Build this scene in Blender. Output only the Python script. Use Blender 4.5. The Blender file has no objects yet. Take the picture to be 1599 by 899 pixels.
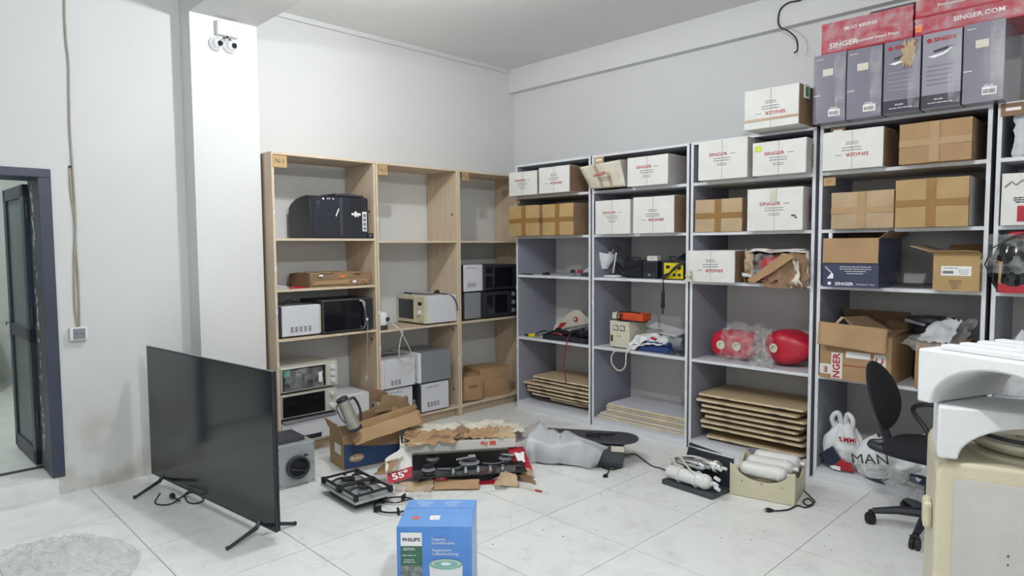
import bpy, bmesh, math, random
import numpy as np
from mathutils import Vector, Matrix, noise
R_ = math.radians
random.seed(7)
S = bpy.context.scene
COL = S.collection

# ------------------------------------------------------------------ camera
F, PITCH, YAW, ROLL, CH = 1037.43, 0.0626, 0.7928, -0.0067, 1.6
_cy, _sy = math.cos(YAW), math.sin(YAW)
FW = np.array([_cy*math.cos(PITCH), _sy*math.cos(PITCH), -math.sin(PITCH)])
_r = np.array([_sy, -_cy, 0.0]); _u = np.cross(_r, FW)
RT = _r*math.cos(ROLL) + _u*math.sin(ROLL)
UP = -_r*math.sin(ROLL) + _u*math.cos(ROLL)
cd = bpy.data.cameras.new('camera'); cam = bpy.data.objects.new('camera', cd); COL.objects.link(cam)
cd.sensor_width = 36; cd.lens = F*36/1599; cd.clip_start = .05
M = Matrix.Identity(4)
for i in range(3):
    M[i][0] = RT[i]; M[i][1] = UP[i]; M[i][2] = -FW[i]
M[2][3] = CH
cam.matrix_world = M
S.camera = cam

def U(a, b, ax, v):
    """point of the real plane x/y/z = v seen along the given direction"""
    d = FW + RT*(a-799.5)/F - UP*(b-449.5)/F
    c = (0, 0, CH); i = 'xyz'.index(ax); t = (v-c[i])/d[i]
    return Vector((c[0]+t*d[0], c[1]+t*d[1], c[2]+t*d[2]))

# ------------------------------------------------------------------ light
S.view_settings.view_transform = 'Standard'
S.view_settings.look = 'None'
S.view_settings.gamma = 1
S.view_settings.use_curve_mapping = False
S.view_settings.exposure = -0.08
w = bpy.data.worlds.new('world'); S.world = w; w.use_nodes = True
w.node_tree.nodes['Background'].inputs[0].default_value = (.75, .85, 1, 1)
w.node_tree.nodes['Background'].inputs[1].default_value = .3

def lamp(name, kind, loc, power, size=.2, rot=(0, 0, 0), sy=None, col=(1, .985, .96)):
    l = bpy.data.lights.new(name, kind); l.energy = power; l.color = col
    if kind == 'AREA':
        l.size = size
        if sy: l.shape = 'RECTANGLE'; l.size_y = sy
    else: l.shadow_soft_size = size
    o = bpy.data.objects.new(name, l); o.location = loc; o.rotation_euler = rot; COL.objects.link(o)
    return o
KEY = (2.2, 3.4, 3.17)
lamp('bulb_or_fill', 'POINT', KEY, 84, .045, col=(.95, .975, 1))
# second bulb over the room, then three added fill lights with no known fixture
lamp('bulb_or_fill', 'POINT', (1.5, .7, 3.17), 135, .04, col=(.97, .985, 1))
lamp('bulb_or_fill', 'POINT', (-1.3, 2.2, 2.3), 16, .3, col=(.97, .985, 1))
lamp('bulb_or_fill', 'POINT', (-1.2, -1.4, 2.1), 34, .3, col=(.97, .985, 1))
lamp('bulb_or_fill', 'POINT', (2.6, -1.8, 2.1), 14, .3, col=(.97, .985, 1))
lamp('bulb_or_fill', 'POINT', (.4, 6.9, 2.9), 60, .15, col=(.93, 1, .98))

# ------------------------------------------------------------------ materials
MAT = {}
def s2l(c):
    if isinstance(c, str): c = [int(c[i:i+2], 16)/255 for i in (0, 2, 4)]
    return tuple(x/12.92 if x <= .04045 else ((x+.055)/1.055)**2.4 for x in c)
def mat(name, col, rough=.6, metal=0, var=.08, nscale=8, bump=0, bscale=60, stretch=None, col2=None, spec=.5,
        emit=None, alpha=None, coat=0, thr=(.35, .65), transmission=0, sheen=0):
    if name in MAT: return MAT[name]
    m = bpy.data.materials.new(name); m.use_nodes = True; nt = m.node_tree; N = nt.nodes; L = nt.links
    b = N['Principled BSDF']; c = s2l(col)
    b.inputs['Roughness'].default_value = rough; b.inputs['Metallic'].default_value = metal
    b.inputs['Specular IOR Level'].default_value = spec
    b.inputs['Coat Weight'].default_value = coat
    b.inputs['Sheen Weight'].default_value = sheen
    tc = N.new('ShaderNodeTexCoord'); mp = N.new('ShaderNodeMapping'); L.new(tc.outputs['Object'], mp.inputs[0])
    if stretch: mp.inputs['Scale'].default_value = stretch
    nz = N.new('ShaderNodeTexNoise'); nz.inputs['Scale'].default_value = nscale; nz.inputs['Detail'].default_value = 5
    L.new(mp.outputs[0], nz.inputs['Vector'])
    cr = N.new('ShaderNodeValToRGB'); L.new(nz.outputs['Fac'], cr.inputs[0])
    e = cr.color_ramp.elements; e[0].position, e[1].position = thr
    c2 = s2l(col2) if col2 else tuple(x*(1-var*2) for x in c)
    e[0].color = (*c2, 1); e[1].color = (*[min(1, x*(1+var*.3)) for x in c], 1)
    L.new(cr.outputs[0], b.inputs['Base Color'])
    if bump:
        n2 = N.new('ShaderNodeTexNoise'); n2.inputs['Scale'].default_value = bscale; n2.inputs['Detail'].default_value = 4
        L.new(mp.outputs[0], n2.inputs['Vector'])
        bp = N.new('ShaderNodeBump'); bp.inputs['Strength'].default_value = bump; bp.inputs['Distance'].default_value = .01
        L.new(n2.outputs['Fac'], bp.inputs['Height']); L.new(bp.outputs[0], b.inputs['Normal'])
    if emit: b.inputs['Emission Color'].default_value = (*c, 1); b.inputs['Emission Strength'].default_value = emit
    if transmission: b.inputs['Transmission Weight'].default_value = transmission
    if alpha is not None: b.inputs['Alpha'].default_value = alpha
    MAT[name] = m
    return m
mat('plaster', 'dadbda', .75, var=.02, nscale=1.2, bump=.12, bscale=25)
mat('ceiling_paint', 'e6e7e6', .8, var=.02, nscale=1)
mat('far_plaster', 'd6dcd8', .8, var=.03, nscale=2)
mat('grey_board', '9394a0', .55, var=.04, nscale=3, bump=.03)
mat('light_board', 'cdced4', .5, var=.03, nscale=4)
mat('edge_band', 'dddfe3', .45, var=.03)
mat('back_board', 'd9d6d4', .7, var=.03, nscale=2)
mat('birch', 'cdb99f', .5, var=.06, nscale=6, stretch=(6, 6, .5), bump=.02)
mat('birch_edge', 'd6c4ab', .5, var=.05, nscale=6)
mat('kraft', 'ad8c66', .8, var=.07, nscale=5, bump=.08, bscale=120)
mat('kraft_dark', '8d7157', .85, var=.08, nscale=5, bump=.08, bscale=100)
mat('kraft_yellow', 'b59768', .8, var=.06, nscale=5, bump=.08, bscale=120)
mat('kraft_pale', 'bca383', .8, var=.08, nscale=5, bump=.1, bscale=120)
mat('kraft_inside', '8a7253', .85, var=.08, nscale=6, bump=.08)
mat('tape_brown', '96713f', .35, var=.05)
mat('tape_clear', 'b3946c', .3, var=.05)
mat('white_card', 'e0dfda', .6, var=.03, nscale=6, bump=.04, bscale=60)
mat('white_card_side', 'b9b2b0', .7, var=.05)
mat('old_card', 'd8d2c2', .7, var=.08, nscale=7, bump=.1)
mat('ink_red', 'b02432', .6, var=.03); mat('ink_black', '3a3a40', .6, var=.03); mat('ink_grey', '77777c', .6)
mat('ink_white', 'eeeeee', .5, var=.02); mat('sticker_white', 'ecebe8', .5, var=.02)
mat('singer_red', 'b2223c', .4, var=.05, coat=.3)
mat('purple_print', '827f8d', .3, var=.08, nscale=1.5, coat=.5)
mat('purple_pale', '9b99a4', .3, var=.08, nscale=1.5, coat=.5)
mat('purple_dark', '3c3a48', .35, var=.05)
mat('navy_print', '3f4460', .4, var=.12, nscale=3, coat=.3)
mat('blue_carton', '2f4770', .5, var=.08, nscale=4)
mat('black_plastic', '2a2d35', .4, var=.05); mat('black_matte', '1c1d22', .7, var=.05)
mat('fabric_black', '1c1e24', .95, var=.1, nscale=90, bump=.3, bscale=300)
mat('dark_glass', '111419', .08, var=.02, spec=.6)
mat('screen', '191d24', .13, var=.02, spec=.75)
mat('white_plastic', 'e2e3e4', .35, var=.02); mat('ivory', 'c8c5b8', .4, var=.04)
mat('cream_plastic', 'd0c9ad', .35, var=.04)
mat('cream_pale', 'd8d3bd', .35, var=.04)
mat('white_metal', 'd5d6da', .35, var=.02); mat('grey_metal', '84868b', .4, var=.03); mat('dark_metal', '4c4e54', .4, metal=.3)
mat('steel', 'bdb9b0', .35, metal=.55, var=.05); mat('galvanised', 'b2b8b8', .45, metal=.35, var=.06, nscale=10)
mat('chrome', 'd0d2d4', .12, metal=1, var=.01)
mat('door_paint', '3a4152', .45, var=.06, nscale=4)
mat('frosted', '7b8486', .5, var=.1, nscale=3)
mat('cable_beige', 'a49d8e', .6); mat('cable_white', 'd2cfc2', .5); mat('cable_black', '1d1e22', .5)
mat('cable_red', '8e2a2c', .5)
mat('panel_grey', 'c6c2bd', .5, var=.04)
mat('foam', 'dddedf', .85, var=.015, nscale=40, bump=.15, bscale=260)
mat('red_leather', 'c01f36', .35, var=.08, nscale=6)
mat('yellow_paint', 'e0c81a', .4, var=.04); mat('orange_paint', 'd0502c', .45, var=.05)
mat('yellow_green', 'd5e14a', .5); mat('orange_sticker', 'f08040', .5); mat('green_sticker', '3f8a68', .5)
mat('ply', 'ccb590', .6, var=.1, nscale=6, stretch=(1, 8, 8)); mat('ply_edge', 'e0cfae', .7, var=.1, nscale=10)
mat('ply_back', '8b7660', .8, var=.06)
mat('bag_white', 'e4e5e6', .4, var=.03, nscale=6, bump=.2, bscale=30)
mat('navy_cloth', '27304a', .8); mat('blue_cloth', '2c4580', .8, var=.1)
mat('philips_blue', '5a97dc', .35, var=.1, nscale=1.6, coat=.3, col2='3c6fc0'); mat('philips_top', '6fa2e2', .35, var=.08, nscale=2, coat=.3)
mat('print_green', '3b6a55', .5, var=.1); mat('mint', '83bdb5', .5); mat('photo_grey', '888f90', .6, var=.3, nscale=40)
mat('iron_black', '17181c', .55, var=.05, bump=.1); mat('orange_ink', 'e0684a', .5)
mat('grout', 'a09f9b', .9, var=.08)
mat('red_carton', 'b22236', .5, var=.06)
mat('filter_white', 'e0e0dc', .35, var=.02)
mat('wall_dirt', '8d8478', .9)

def film(name, col, a0, a1, rough=.15, bscale=18, bump=.8):
    m = bpy.data.materials.new(name); m.use_nodes = True; nt = m.node_tree; N = nt.nodes; L = nt.links
    b = N['Principled BSDF']; b.inputs['Base Color'].default_value = (*s2l(col), 1)
    b.inputs['Roughness'].default_value = rough; b.inputs['Specular IOR Level'].default_value = .8
    nz = N.new('ShaderNodeTexNoise'); nz.inputs['Scale'].default_value = bscale; nz.inputs['Detail'].default_value = 6
    tc = N.new('ShaderNodeTexCoord'); L.new(tc.outputs['Object'], nz.inputs['Vector'])
    mr = N.new('ShaderNodeMapRange'); mr.inputs[1].default_value = .35; mr.inputs[2].default_value = .7
    mr.inputs[3].default_value = a0; mr.inputs[4].default_value = a1
    L.new(nz.outputs['Fac'], mr.inputs[0]); L.new(mr.outputs[0], b.inputs['Alpha'])
    bp = N.new('ShaderNodeBump'); bp.inputs['Strength'].default_value = bump; bp.inputs['Distance'].default_value = .02
    L.new(nz.outputs['Fac'], bp.inputs['Height']); L.new(bp.outputs[0], b.inputs['Normal'])
    MAT[name] = m
film('clear_film', 'dfe2e2', .04, .38, rough=.08, bump=1)
film('milky_film', 'd3d5d9', .72, .86, rough=.45, bump=.12, bscale=5)
film('bag_film', 'd4d6d5', .15, .5)

def wall_mat():
    """white plaster with rising dirt near the floor left of the pillar"""
    m = mat('left_plaster', 'd3d5d4', .75, var=.02, nscale=1.2, bump=.12, bscale=25)
    nt = m.node_tree; N = nt.nodes; L = nt.links; b = N['Principled BSDF']
    src = b.inputs['Base Color'].links[0].from_socket
    g = N.new('ShaderNodeNewGeometry'); sp = N.new('ShaderNodeSeparateXYZ'); L.new(g.outputs['Position'], sp.inputs[0])
    mr = N.new('ShaderNodeMapRange'); mr.inputs[1].default_value = .0; mr.inputs[2].default_value = .75
    mr.inputs[3].default_value = 1; mr.inputs[4].default_value = 0; L.new(sp.outputs['Z'], mr.inputs[0])
    nz = N.new('ShaderNodeTexNoise'); nz.inputs['Scale'].default_value = 3.5; nz.inputs['Detail'].default_value = 7
    L.new(g.outputs['Position'], nz.inputs['Vector'])
    r = N.new('ShaderNodeMapRange'); r.inputs[1].default_value = .45; r.inputs[2].default_value = .75; L.new(nz.outputs['Fac'], r.inputs[0])
    mu = N.new('ShaderNodeMath'); mu.operation = 'MULTIPLY'; L.new(mr.outputs[0], mu.inputs[0]); L.new(r.outputs[0], mu.inputs[1])
    mx = N.new('ShaderNodeMix'); mx.data_type = 'RGBA'; L.new(mu.outputs[0], mx.inputs[0]); L.new(src, mx.inputs[6])
    mx.inputs[7].default_value = (*s2l('a08f7c'), 1); L.new(mx.outputs[2], b.inputs['Base Color'])
wall_mat()

def tile_mat(k):
    m = mat('marble_tile_%s' % 'abcd'[k], 'e9ebe8', .22, var=.02, nscale=2, spec=.45)
    nt = m.node_tree; N = nt.nodes; L = nt.links; b = N['Principled BSDF']
    src = b.inputs['Base Color'].links[0].from_socket
    g = N.new('ShaderNodeNewGeometry'); mp = N.new('ShaderNodeMapping'); L.new(g.outputs['Position'], mp.inputs[0])
    mp.inputs['Location'].default_value = (k*3.1, k*1.7, 0); mp.inputs['Rotation'].default_value = (0, 0, k*.5+.3)
    nz = N.new('ShaderNodeTexNoise'); nz.inputs['Scale'].default_value = 2.2; nz.inputs['Detail'].default_value = 6
    nz.inputs['Distortion'].default_value = 1.6; L.new(mp.outputs[0], nz.inputs['Vector'])
    cr = N.new('ShaderNodeValToRGB'); L.new(nz.outputs['Fac'], cr.inputs[0])
    e = cr.color_ramp.elements; e[0].position = .485; e[0].color = (0, 0, 0, 1); e[1].position = .515; e[1].color = (0, 0, 0, 1)
    x = cr.color_ramp.elements.new(.5); x.color = (1, 1, 1, 1)
    d = N.new('ShaderNodeTexNoise'); d.inputs['Scale'].default_value = 5; d.inputs['Detail'].default_value = 8; L.new(g.outputs['Position'], d.inputs['Vector'])
    dr = N.new('ShaderNodeMapRange'); dr.inputs[1].default_value = .5; dr.inputs[2].default_value = .8; dr.inputs[4].default_value = .35; L.new(d.outputs['Fac'], dr.inputs[0])
    ad = N.new('ShaderNodeMath'); ad.operation = 'MULTIPLY'; ad.inputs[1].default_value = .22; L.new(cr.outputs[0], ad.inputs[0])
    a2 = N.new('ShaderNodeMath'); a2.operation = 'ADD'; L.new(ad.outputs[0], a2.inputs[0]); L.new(dr.outputs[0], a2.inputs[1])
    mx = N.new('ShaderNodeMix'); mx.data_type = 'RGBA'; L.new(a2.outputs[0], mx.inputs[0]); L.new(src, mx.inputs[6])
    mx.inputs[7].default_value = (*s2l('b3b3af'), 1); L.new(mx.outputs[2], b.inputs['Base Color'])
    rr = N.new('ShaderNodeMapRange'); rr.inputs[3].default_value = .2; rr.inputs[4].default_value = .45; L.new(d.outputs['Fac'], rr.inputs[0]); L.new(rr.outputs[0], b.inputs['Roughness'])
for k in range(4): tile_mat(k)

# ------------------------------------------------------------------ mesh helpers
class MB:
    def __init__(s): s.v = []; s.f = []
    def add(s, vs, fs):
        o = len(s.v); s.v += [tuple(v) for v in vs]; s.f += [[o+i for i in f] for f in fs]; return s
    def box(s, x0, x1, y0, y1, z0, z1):
        v = [(x, y, z) for z in (z0, z1) for y in (y0, y1) for x in (x0, x1)]
        return s.add(v, [(0, 2, 3, 1), (4, 5, 7, 6), (0, 1, 5, 4), (2, 6, 7, 3), (0, 4, 6, 2), (1, 3, 7, 5)])
    def cbox(s, c, size, rot=None):
        hx, hy, hz = [k/2 for k in size]
        v = [Vector((x, y, z)) for z in (-hz, hz) for y in (-hy, hy) for x in (-hx, hx)]
        if rot is not None: v = [rot @ p for p in v]
        c = Vector(c)
        return s.add([p+c for p in v], [(0, 2, 3, 1), (4, 5, 7, 6), (0, 1, 5, 4), (2, 6, 7, 3), (0, 4, 6, 2), (1, 3, 7, 5)])
    def cone(s, p0, p1, r0, r1, n=16, cap=True):
        p0, p1 = Vector(p0), Vector(p1); d = (p1-p0).normalized()
        a = d.orthogonal().normalized(); b = d.cross(a)
        vs = []
        for p, r in ((p0, r0), (p1, r1)):
            for i in range(n):
                t = 2*math.pi*i/n; vs.append(p+(a*math.cos(t)+b*math.sin(t))*r)
        fs = [(i, (i+1) % n, n+(i+1) % n, n+i) for i in range(n)]
        if cap: fs += [tuple(range(n-1, -1, -1)), tuple(range(n, 2*n))]
        return s.add(vs, fs)
    def cyl(s, p0, p1, r, n=16): return s.cone(p0, p1, r, r, n)
    def tube(s, pts, r, n=8, close=False):
        pts = [Vector(p) for p in pts]; m = len(pts); vs = []; prev = None
        for i, p in enumerate(pts):
            if close: d = pts[(i+1) % m]-pts[i-1]
            else: d = pts[min(i+1, m-1)]-pts[max(i-1, 0)]
            if d.length < 1e-9: d = Vector((0, 0, 1))
            d.normalize()
            a = (prev - d*prev.dot(d)) if prev is not None else d.orthogonal()
            if a.length < 1e-6: a = d.orthogonal()
            a.normalize(); prev = a; b = d.cross(a)
            rr = r[i] if isinstance(r, (list, tuple)) else r
            for k in range(n):
                t = 2*math.pi*k/n; vs.append(p+(a*math.cos(t)+b*math.sin(t))*rr)
        fs = []
        for i in range(m if close else m-1):
            j = (i+1) % m
            for k in range(n):
                fs.append((i*n+k, i*n+(k+1) % n, j*n+(k+1) % n, j*n+k))
        if not close: fs += [tuple(range(n-1, -1, -1)), tuple(range((m-1)*n, m*n))]
        return s.add(vs, fs)
    def lathe(s, prof, c=(0, 0, 0), n=24, sx=1, sy=1):
        vs = []; c = Vector(c)
        for r, z in prof:
            for k in range(n):
                t = 2*math.pi*k/n; vs.append(c+Vector((r*math.cos(t)*sx, r*math.sin(t)*sy, z)))
        m = len(prof); fs = []
        for i in range(m-1):
            for k in range(n): fs.append((i*n+k, i*n+(k+1) % n, (i+1)*n+(k+1) % n, (i+1)*n+k))
        fs += [tuple(range(n-1, -1, -1)), tuple(range((m-1)*n, m*n))]
        return s.add(vs, fs)
    def prism(s, poly, ext):
        n = len(poly); e = Vector(ext); a = [Vector(p) for p in poly]
        return s.add(a+[p+e for p in a], [tuple(range(n))[::-1], tuple(range(n, 2*n))] + [(i, (i+1) % n, n+(i+1) % n, n+i) for i in range(n)])
    def grid(s, fn, nu, nv):
        vs = [fn(i/nu, j/nv) for j in range(nv+1) for i in range(nu+1)]
        return s.add(vs, [(j*(nu+1)+i, j*(nu+1)+i+1, (j+1)*(nu+1)+i+1, (j+1)*(nu+1)+i) for j in range(nv) for i in range(nu)])
    def obj(s, name, m, parent=None, bevel=0, smooth=False, solid=0, subd=0, seg=2, rot=None):
        me = bpy.data.meshes.new(name); me.from_pydata(s.v, [], s.f)
        bm = bmesh.new(); bm.from_mesh(me); bmesh.ops.recalc_face_normals(bm, faces=bm.faces); bm.to_mesh(me); bm.free()
        me.materials.append(MAT[m])
        o = bpy.data.objects.new(name, me); COL.objects.link(o)
        if parent is not None: o.parent = parent
        if smooth:
            me.polygons.foreach_set('use_smooth', [True]*len(me.polygons))
            if smooth != 'full':
                try: me.set_sharp_from_angle(angle=R_(40))
                except Exception: pass
        if solid: q = o.modifiers.new('s', 'SOLIDIFY'); q.thickness = solid; q.offset = 0
        if bevel: q = o.modifiers.new('b', 'BEVEL'); q.width = bevel; q.segments = seg; q.limit_method = 'ANGLE'; q.angle_limit = R_(50)
        if subd: q = o.modifiers.new('d', 'SUBSURF'); q.levels = subd; q.render_levels = subd
        return o

def tag(o, label=None, cat=None, group=None, kind=None):
    if label: o['label'] = label
    if cat: o['category'] = cat
    if group: o['group'] = group
    if kind: o['kind'] = kind
    return o
def thing(name, label, cat, loc=(0, 0, 0), rz=0, group=None, rx=0, ry=0):
    o = bpy.data.objects.new(name, None); COL.objects.link(o); o.empty_display_size = .05
    o.location = loc; o.rotation_euler = (rx, ry, rz)
    return tag(o, label, cat, group)
def box(name, m, p, x0, x1, y0, y1, z0, z1, bevel=0, **k):
    return MB().box(x0, x1, y0, y1, z0, z1).obj(name, m, p, bevel=bevel, **k)
def struct(o): o['kind'] = 'structure'; return o
def spline(pts, k=8):
    pts = [Vector(p) for p in pts]; P = [pts[0]*2-pts[1]]+pts+[pts[-1]*2-pts[-2]]; out = []
    for i in range(1, len(P)-2):
        a, b, c, d = P[i-1:i+3]
        for j in range(k):
            t = j/k
            out.append(.5*((2*b)+(c-a)*t+(2*a-5*b+4*c-d)*t*t+(3*b-a-3*c+d)*t**3))
    out.append(pts[-1]); return out
_tc = {}
def text(name, s, size, m, parent, loc, face='front', spin=0, depth=.0006, bold=.0, sx=1, align='CENTER'):
    """flat lettering; face: 'front' faces local -Y, 'right' faces +X, 'top' faces +Z, 'left' -X"""
    key = (s, m, align, bold)
    if key not in _tc:
        c = bpy.data.curves.new('t', 'FONT'); c.body = s; c.size = 1; c.align_x = align; c.align_y = 'CENTER'
        c.resolution_u = 2; c.offset = bold
        o = bpy.data.objects.new('t', c); COL.objects.link(o)
        dg = bpy.context.evaluated_depsgraph_get(); me = bpy.data.meshes.new_from_object(o.evaluated_get(dg))
        bpy.data.objects.remove(o); me.materials.clear(); me.materials.append(MAT[m]); _tc[key] = me
    o = bpy.data.objects.new(name, _tc[key]); COL.objects.link(o); o.parent = parent
    base = {'front': Matrix.Rotation(R_(90), 4, 'X'), 'top': Matrix.Identity(4),
            'right': Matrix.Rotation(R_(90), 4, 'Z') @ Matrix.Rotation(R_(90), 4, 'X'),
            'left': Matrix.Rotation(R_(-90), 4, 'Z') @ Matrix.Rotation(R_(90), 4, 'X')}[face]
    o.matrix_local = Matrix.Translation(loc) @ base @ Matrix.Rotation(spin, 4, 'Z') @ Matrix.Diagonal((size*sx, size, size, 1))
    return o
def lines(name, m, parent, cx, y, cz, wid, rows, up=1, face='front', th=.0035, gap=.009):
    """rows of tiny illegible print as raised dashes"""
    b = MB(); rnd = random.Random(int(cx*1000+cz*777+wid*99))
    for r in range(rows):
        ww = wid*(1-.12*abs(r-.5)-.18*(r > 1)); x = cx-ww/2; z = cz - up*r*gap
        while x < cx+ww/2-.004:
            l = rnd.uniform(.01, .03); l = min(l, cx+ww/2-x)
            if face == 'front': b.box(x, x+l*.85, y-.0006, y, z-th/2, z+th/2)
            elif face == 'top': b.box(x, x+l*.85, z-th/2, z+th/2, y, y+.0006)
            x += l
    return b.obj(name, m, parent)
def barcode(parent, cx, y, cz, ww, hh, m='sticker_white'):
    s = box('barcode_label', m, parent, cx-ww/2, cx+ww/2, y-.0012, y, cz-hh/2, cz+hh/2)
    b = MB(); rnd = random.Random(5); x = cx-ww*.4
    while x < cx+ww*.38:
        l = rnd.uniform(.002, .005); b.box(x, x+l, y-.0018, y-.0012, cz-hh*.32, cz+hh*.2); x += l+rnd.uniform(.002, .004)
    b.obj('barcode', 'ink_black', s); return s
def W2L(t, p):
    """world point to the frame of a thing turned only about z"""
    return Matrix.Rotation(-t.rotation_euler.z, 3, 'Z') @ (Vector(p)-Vector(t.location))
def plug_cord(name, label, pts, m='cable_black', r=.004, plug=None, plugdir=None, group=None, parent=None):
    if parent is not None:
        sp = [W2L(parent, p) for p in spline(pts)]
        t = MB().tube(sp, r, 7).obj(name, m, parent, smooth=True)
    else:
        t = thing(name, label, 'cable', pts[0], group=group)
        o0 = Vector(pts[0]); sp = [p-o0 for p in spline(pts)]
        MB().tube(sp, r, 7).obj('cable', m, t, smooth=True)
    if plug:
        d = (sp[-1]-sp[-2]).normalized(); e = sp[-1]
        a = d.orthogonal().normalized()
        MB().tube([e, e+d*.012, e+d*.03, e+d*.042], [.007, .013, .018, .017], 10).cyl(e+d*.042+a*.008, e+d*.06+a*.008, .0022, 6).cyl(e+d*.042-a*.008, e+d*.06-a*.008, .0022, 6).obj('plug', m, t, smooth=True)
    return t
def nz(p, sc=1, seed=0):
    return noise.noise(Vector(p)*sc+Vector((seed*7.3, seed*3.1, seed*1.7)))
def ragged(name, m, parent, c0, c1, c2, c3, amp=.01, rag=.06, n=14, seed=0, thick=.003, sc=8, smooth=True):
    """sheet between four corners (c0 c1 / c3 c2) with buckling and a torn outline"""
    c0, c1, c2, c3 = map(Vector, (c0, c1, c2, c3)); nr = (c1-c0).cross(c3-c0).normalized()
    wu = (c1-c0).length; wv = (c3-c0).length
    def fn(u, v):
        uu = u+rag*nz((v*3, seed, 0), 1.7, 3)*abs(u*2-1)**2*(1 if u > .5 else -1)*2
        vv = v+rag*nz((u*4, seed, 5), 1.9, 8)*abs(v*2-1)**2*(1 if v > .5 else -1)*2
        p = c0.lerp(c1, uu).lerp(c3.lerp(c2, uu), vv)
        return p+nr*amp*2*(nz(p, sc, seed)+.5*nz(p, sc*2.3, seed+4))
    return MB().grid(fn, n, n).obj(name, m, parent, smooth='full' if smooth else False, solid=thick)

# ================================================================== THE SETTING
XW, YW, YL, ZC = 5.20, 5.23, 5.10, 3.50
fl = struct(MB().box(-3, 5.3, -3, 5.3, -.06, -.004).obj('floor', 'grout'))
tm = {}
def tile_mesh(w_, h_, k):
    key = (round(w_, 3), round(h_, 3), k)
    if key not in tm:
        bm = bmesh.new(); bmesh.ops.create_cube(bm, size=1)
        for v in bm.verts:
            v.co.x = (v.co.x+.5)*w_; v.co.y = (v.co.y+.5)*h_; v.co.z = (v.co.z-.5)*.004
        me = bpy.data.meshes.new('tile'); bm.to_mesh(me); bm.free(); me.materials.append(MAT['marble_tile_%s' % 'abcd'[k]]); tm[key] = me
    return tm[key]
xs = [1.040+.603*k for k in range(-2, 8)]; ys = [5.08]+[4.455, 3.84, 3.228, 2.617, 2.003, 1.375, .76, .145]
xs = [-.166+.603*k for k in range(0, 10)]
for i in range(len(xs)-1):
    for j in range(len(ys)-1):
        x0, x1 = xs[i], min(xs[i+1], 5.2); y0, y1 = ys[j+1], ys[j]
        if x0 > 5.1: continue
        g = .0022
        o = bpy.data.objects.new('tile', tile_mesh(x1-x0-2*g, y1-y0-2*g, (i*5+j*3+i*j) % 4)); COL.objects.link(o); o.parent = fl
        o.location = (x0+g, y0+g, 0.0)
# plain floor where tiles are not seen
struct(MB().box(-3, -.17, -3, 5.08, -.003, 0).box(-.17, 5.2, -3, .14, -.003, 0).box(-.17, 5.2, 5.085, 5.23, -.003, 0).obj('floor_rest', 'marble_tile_a'))
struct(MB().box(-3, 5.3, -3, 5.4, ZC, ZC+.1).obj('ceiling', 'ceiling_paint'))
struct(MB().box(XW, XW+.15, -3, 5.4, 0, ZC).obj('wall_right', 'plaster'))
struct(MB().box(1.95, 5.3, YW, YW+.22, 0, ZC).obj('wall_back', 'plaster'))
struct(MB().box(.87, 1.95, YL, 5.45, 0, ZC).box(-3, 0, YL, 5.45, 0, ZC).box(0, .87, YL, 5.45, 2.08, ZC).obj('wall_left', 'left_plaster'))
struct(MB().box(-3.15, -3, -3, 5.4, 0, ZC).obj('wall_far', 'plaster'))
struct(MB().box(-3, 5.3, -3.15, -3, 0, ZC).obj('wall_rear', 'plaster'))
struct(MB().box(1.718, 2.195, 4.905, 5.3, 0, ZC).obj('pillar', 'plaster', bevel=.004))
struct(MB().box(1.718, 2.195, -3, 4.905, 3.235, ZC).obj('beam_middle', 'plaster'))
struct(MB().box(5.12, XW, -3, YW, 3.255, ZC).obj('beam_right', 'plaster'))
struct(MB().box(2.195, 5.12, 5.20, YW, 3.46, ZC).obj('trim_1', 'plaster'))
# next room behind the door, one step up
struct(MB().box(-2.2, 4, YL+.002, 9.2, .0, .119).obj('floor_next_room', 'marble_tile_b'))
struct(MB().box(-2.2, 4, 9.2, 9.3, .12, 3.2).box(-2.3, -2.2, 5.45, 9.3, .12, 3.2).box(3.9, 4, 5.45, 9.3, .12, 3.2).obj('wall_next_room', 'far_plaster'))
struct(MB().box(-2.3, 4, 5.45, 9.3, 3.2, 3.3).obj('ceiling_next_room', 'ceiling_paint'))
# door frame and leaf
df = struct(MB().box(.835, .905, 5.088, 5.44, .121, 2.054).box(0, .07, 5.088, 5.44, .121, 2.054).obj('door_1', 'door_paint', bevel=.003))
box('door_head', 'door_paint', df, 0, .905, 5.087, 5.44, 2.0545, 2.108, bevel=.003)
box('threshold', 'dark_metal', df, .07, .835, 5.40, 5.44, .1195, .126)
leaf = bpy.data.objects.new('door_leaf', None); COL.objects.link(leaf); leaf.parent = df; leaf.location = (.828, 5.452, .135); leaf.rotation_euler = (0, 0, R_(91.5))
LW, LH = .70, 1.9
b = MB().box(0, .085, -.02, .02, 0, LH).box(LW-.085, LW, -.02, .02, 0, LH).box(0, LW, -.02, .02, LH-.085, LH).box(0, LW, -.02, .02, 0, .1).box(0, LW, -.02, .02, .84, .93)
b.obj('leaf_frame', 'door_paint', leaf, bevel=.003)
box('glass_pane', 'frosted', leaf, .085, LW-.085, -.005, .005, .93, LH-.085)
box('lower_panel', 'frosted', leaf, .085, LW-.085, -.005, .005, .1, .84)
MB().cbox((LW-.05, .026, .9), (.04, .012, .2)).cyl((LW-.05, .03, .93), (LW-.05, .07, .93), .009, 10).cyl((LW-.05, .065, .93), (LW-.17, .065, .93), .009, 10).cbox((LW-.05, -.026, .9), (.04, .012, .2)).cyl((LW-.05, -.03, .93), (LW-.05, -.07, .93), .009, 10).cyl((LW-.05, -.065, .93), (LW-.17, -.065, .93), .009, 10).obj('door_handle', 'chrome', leaf, bevel=.002)
b = MB()
for z in (.3, 1.0, 1.7): b.cyl((.826, 5.446, z+.1), (.826, 5.446, z+.2), .008, 8)
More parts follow.
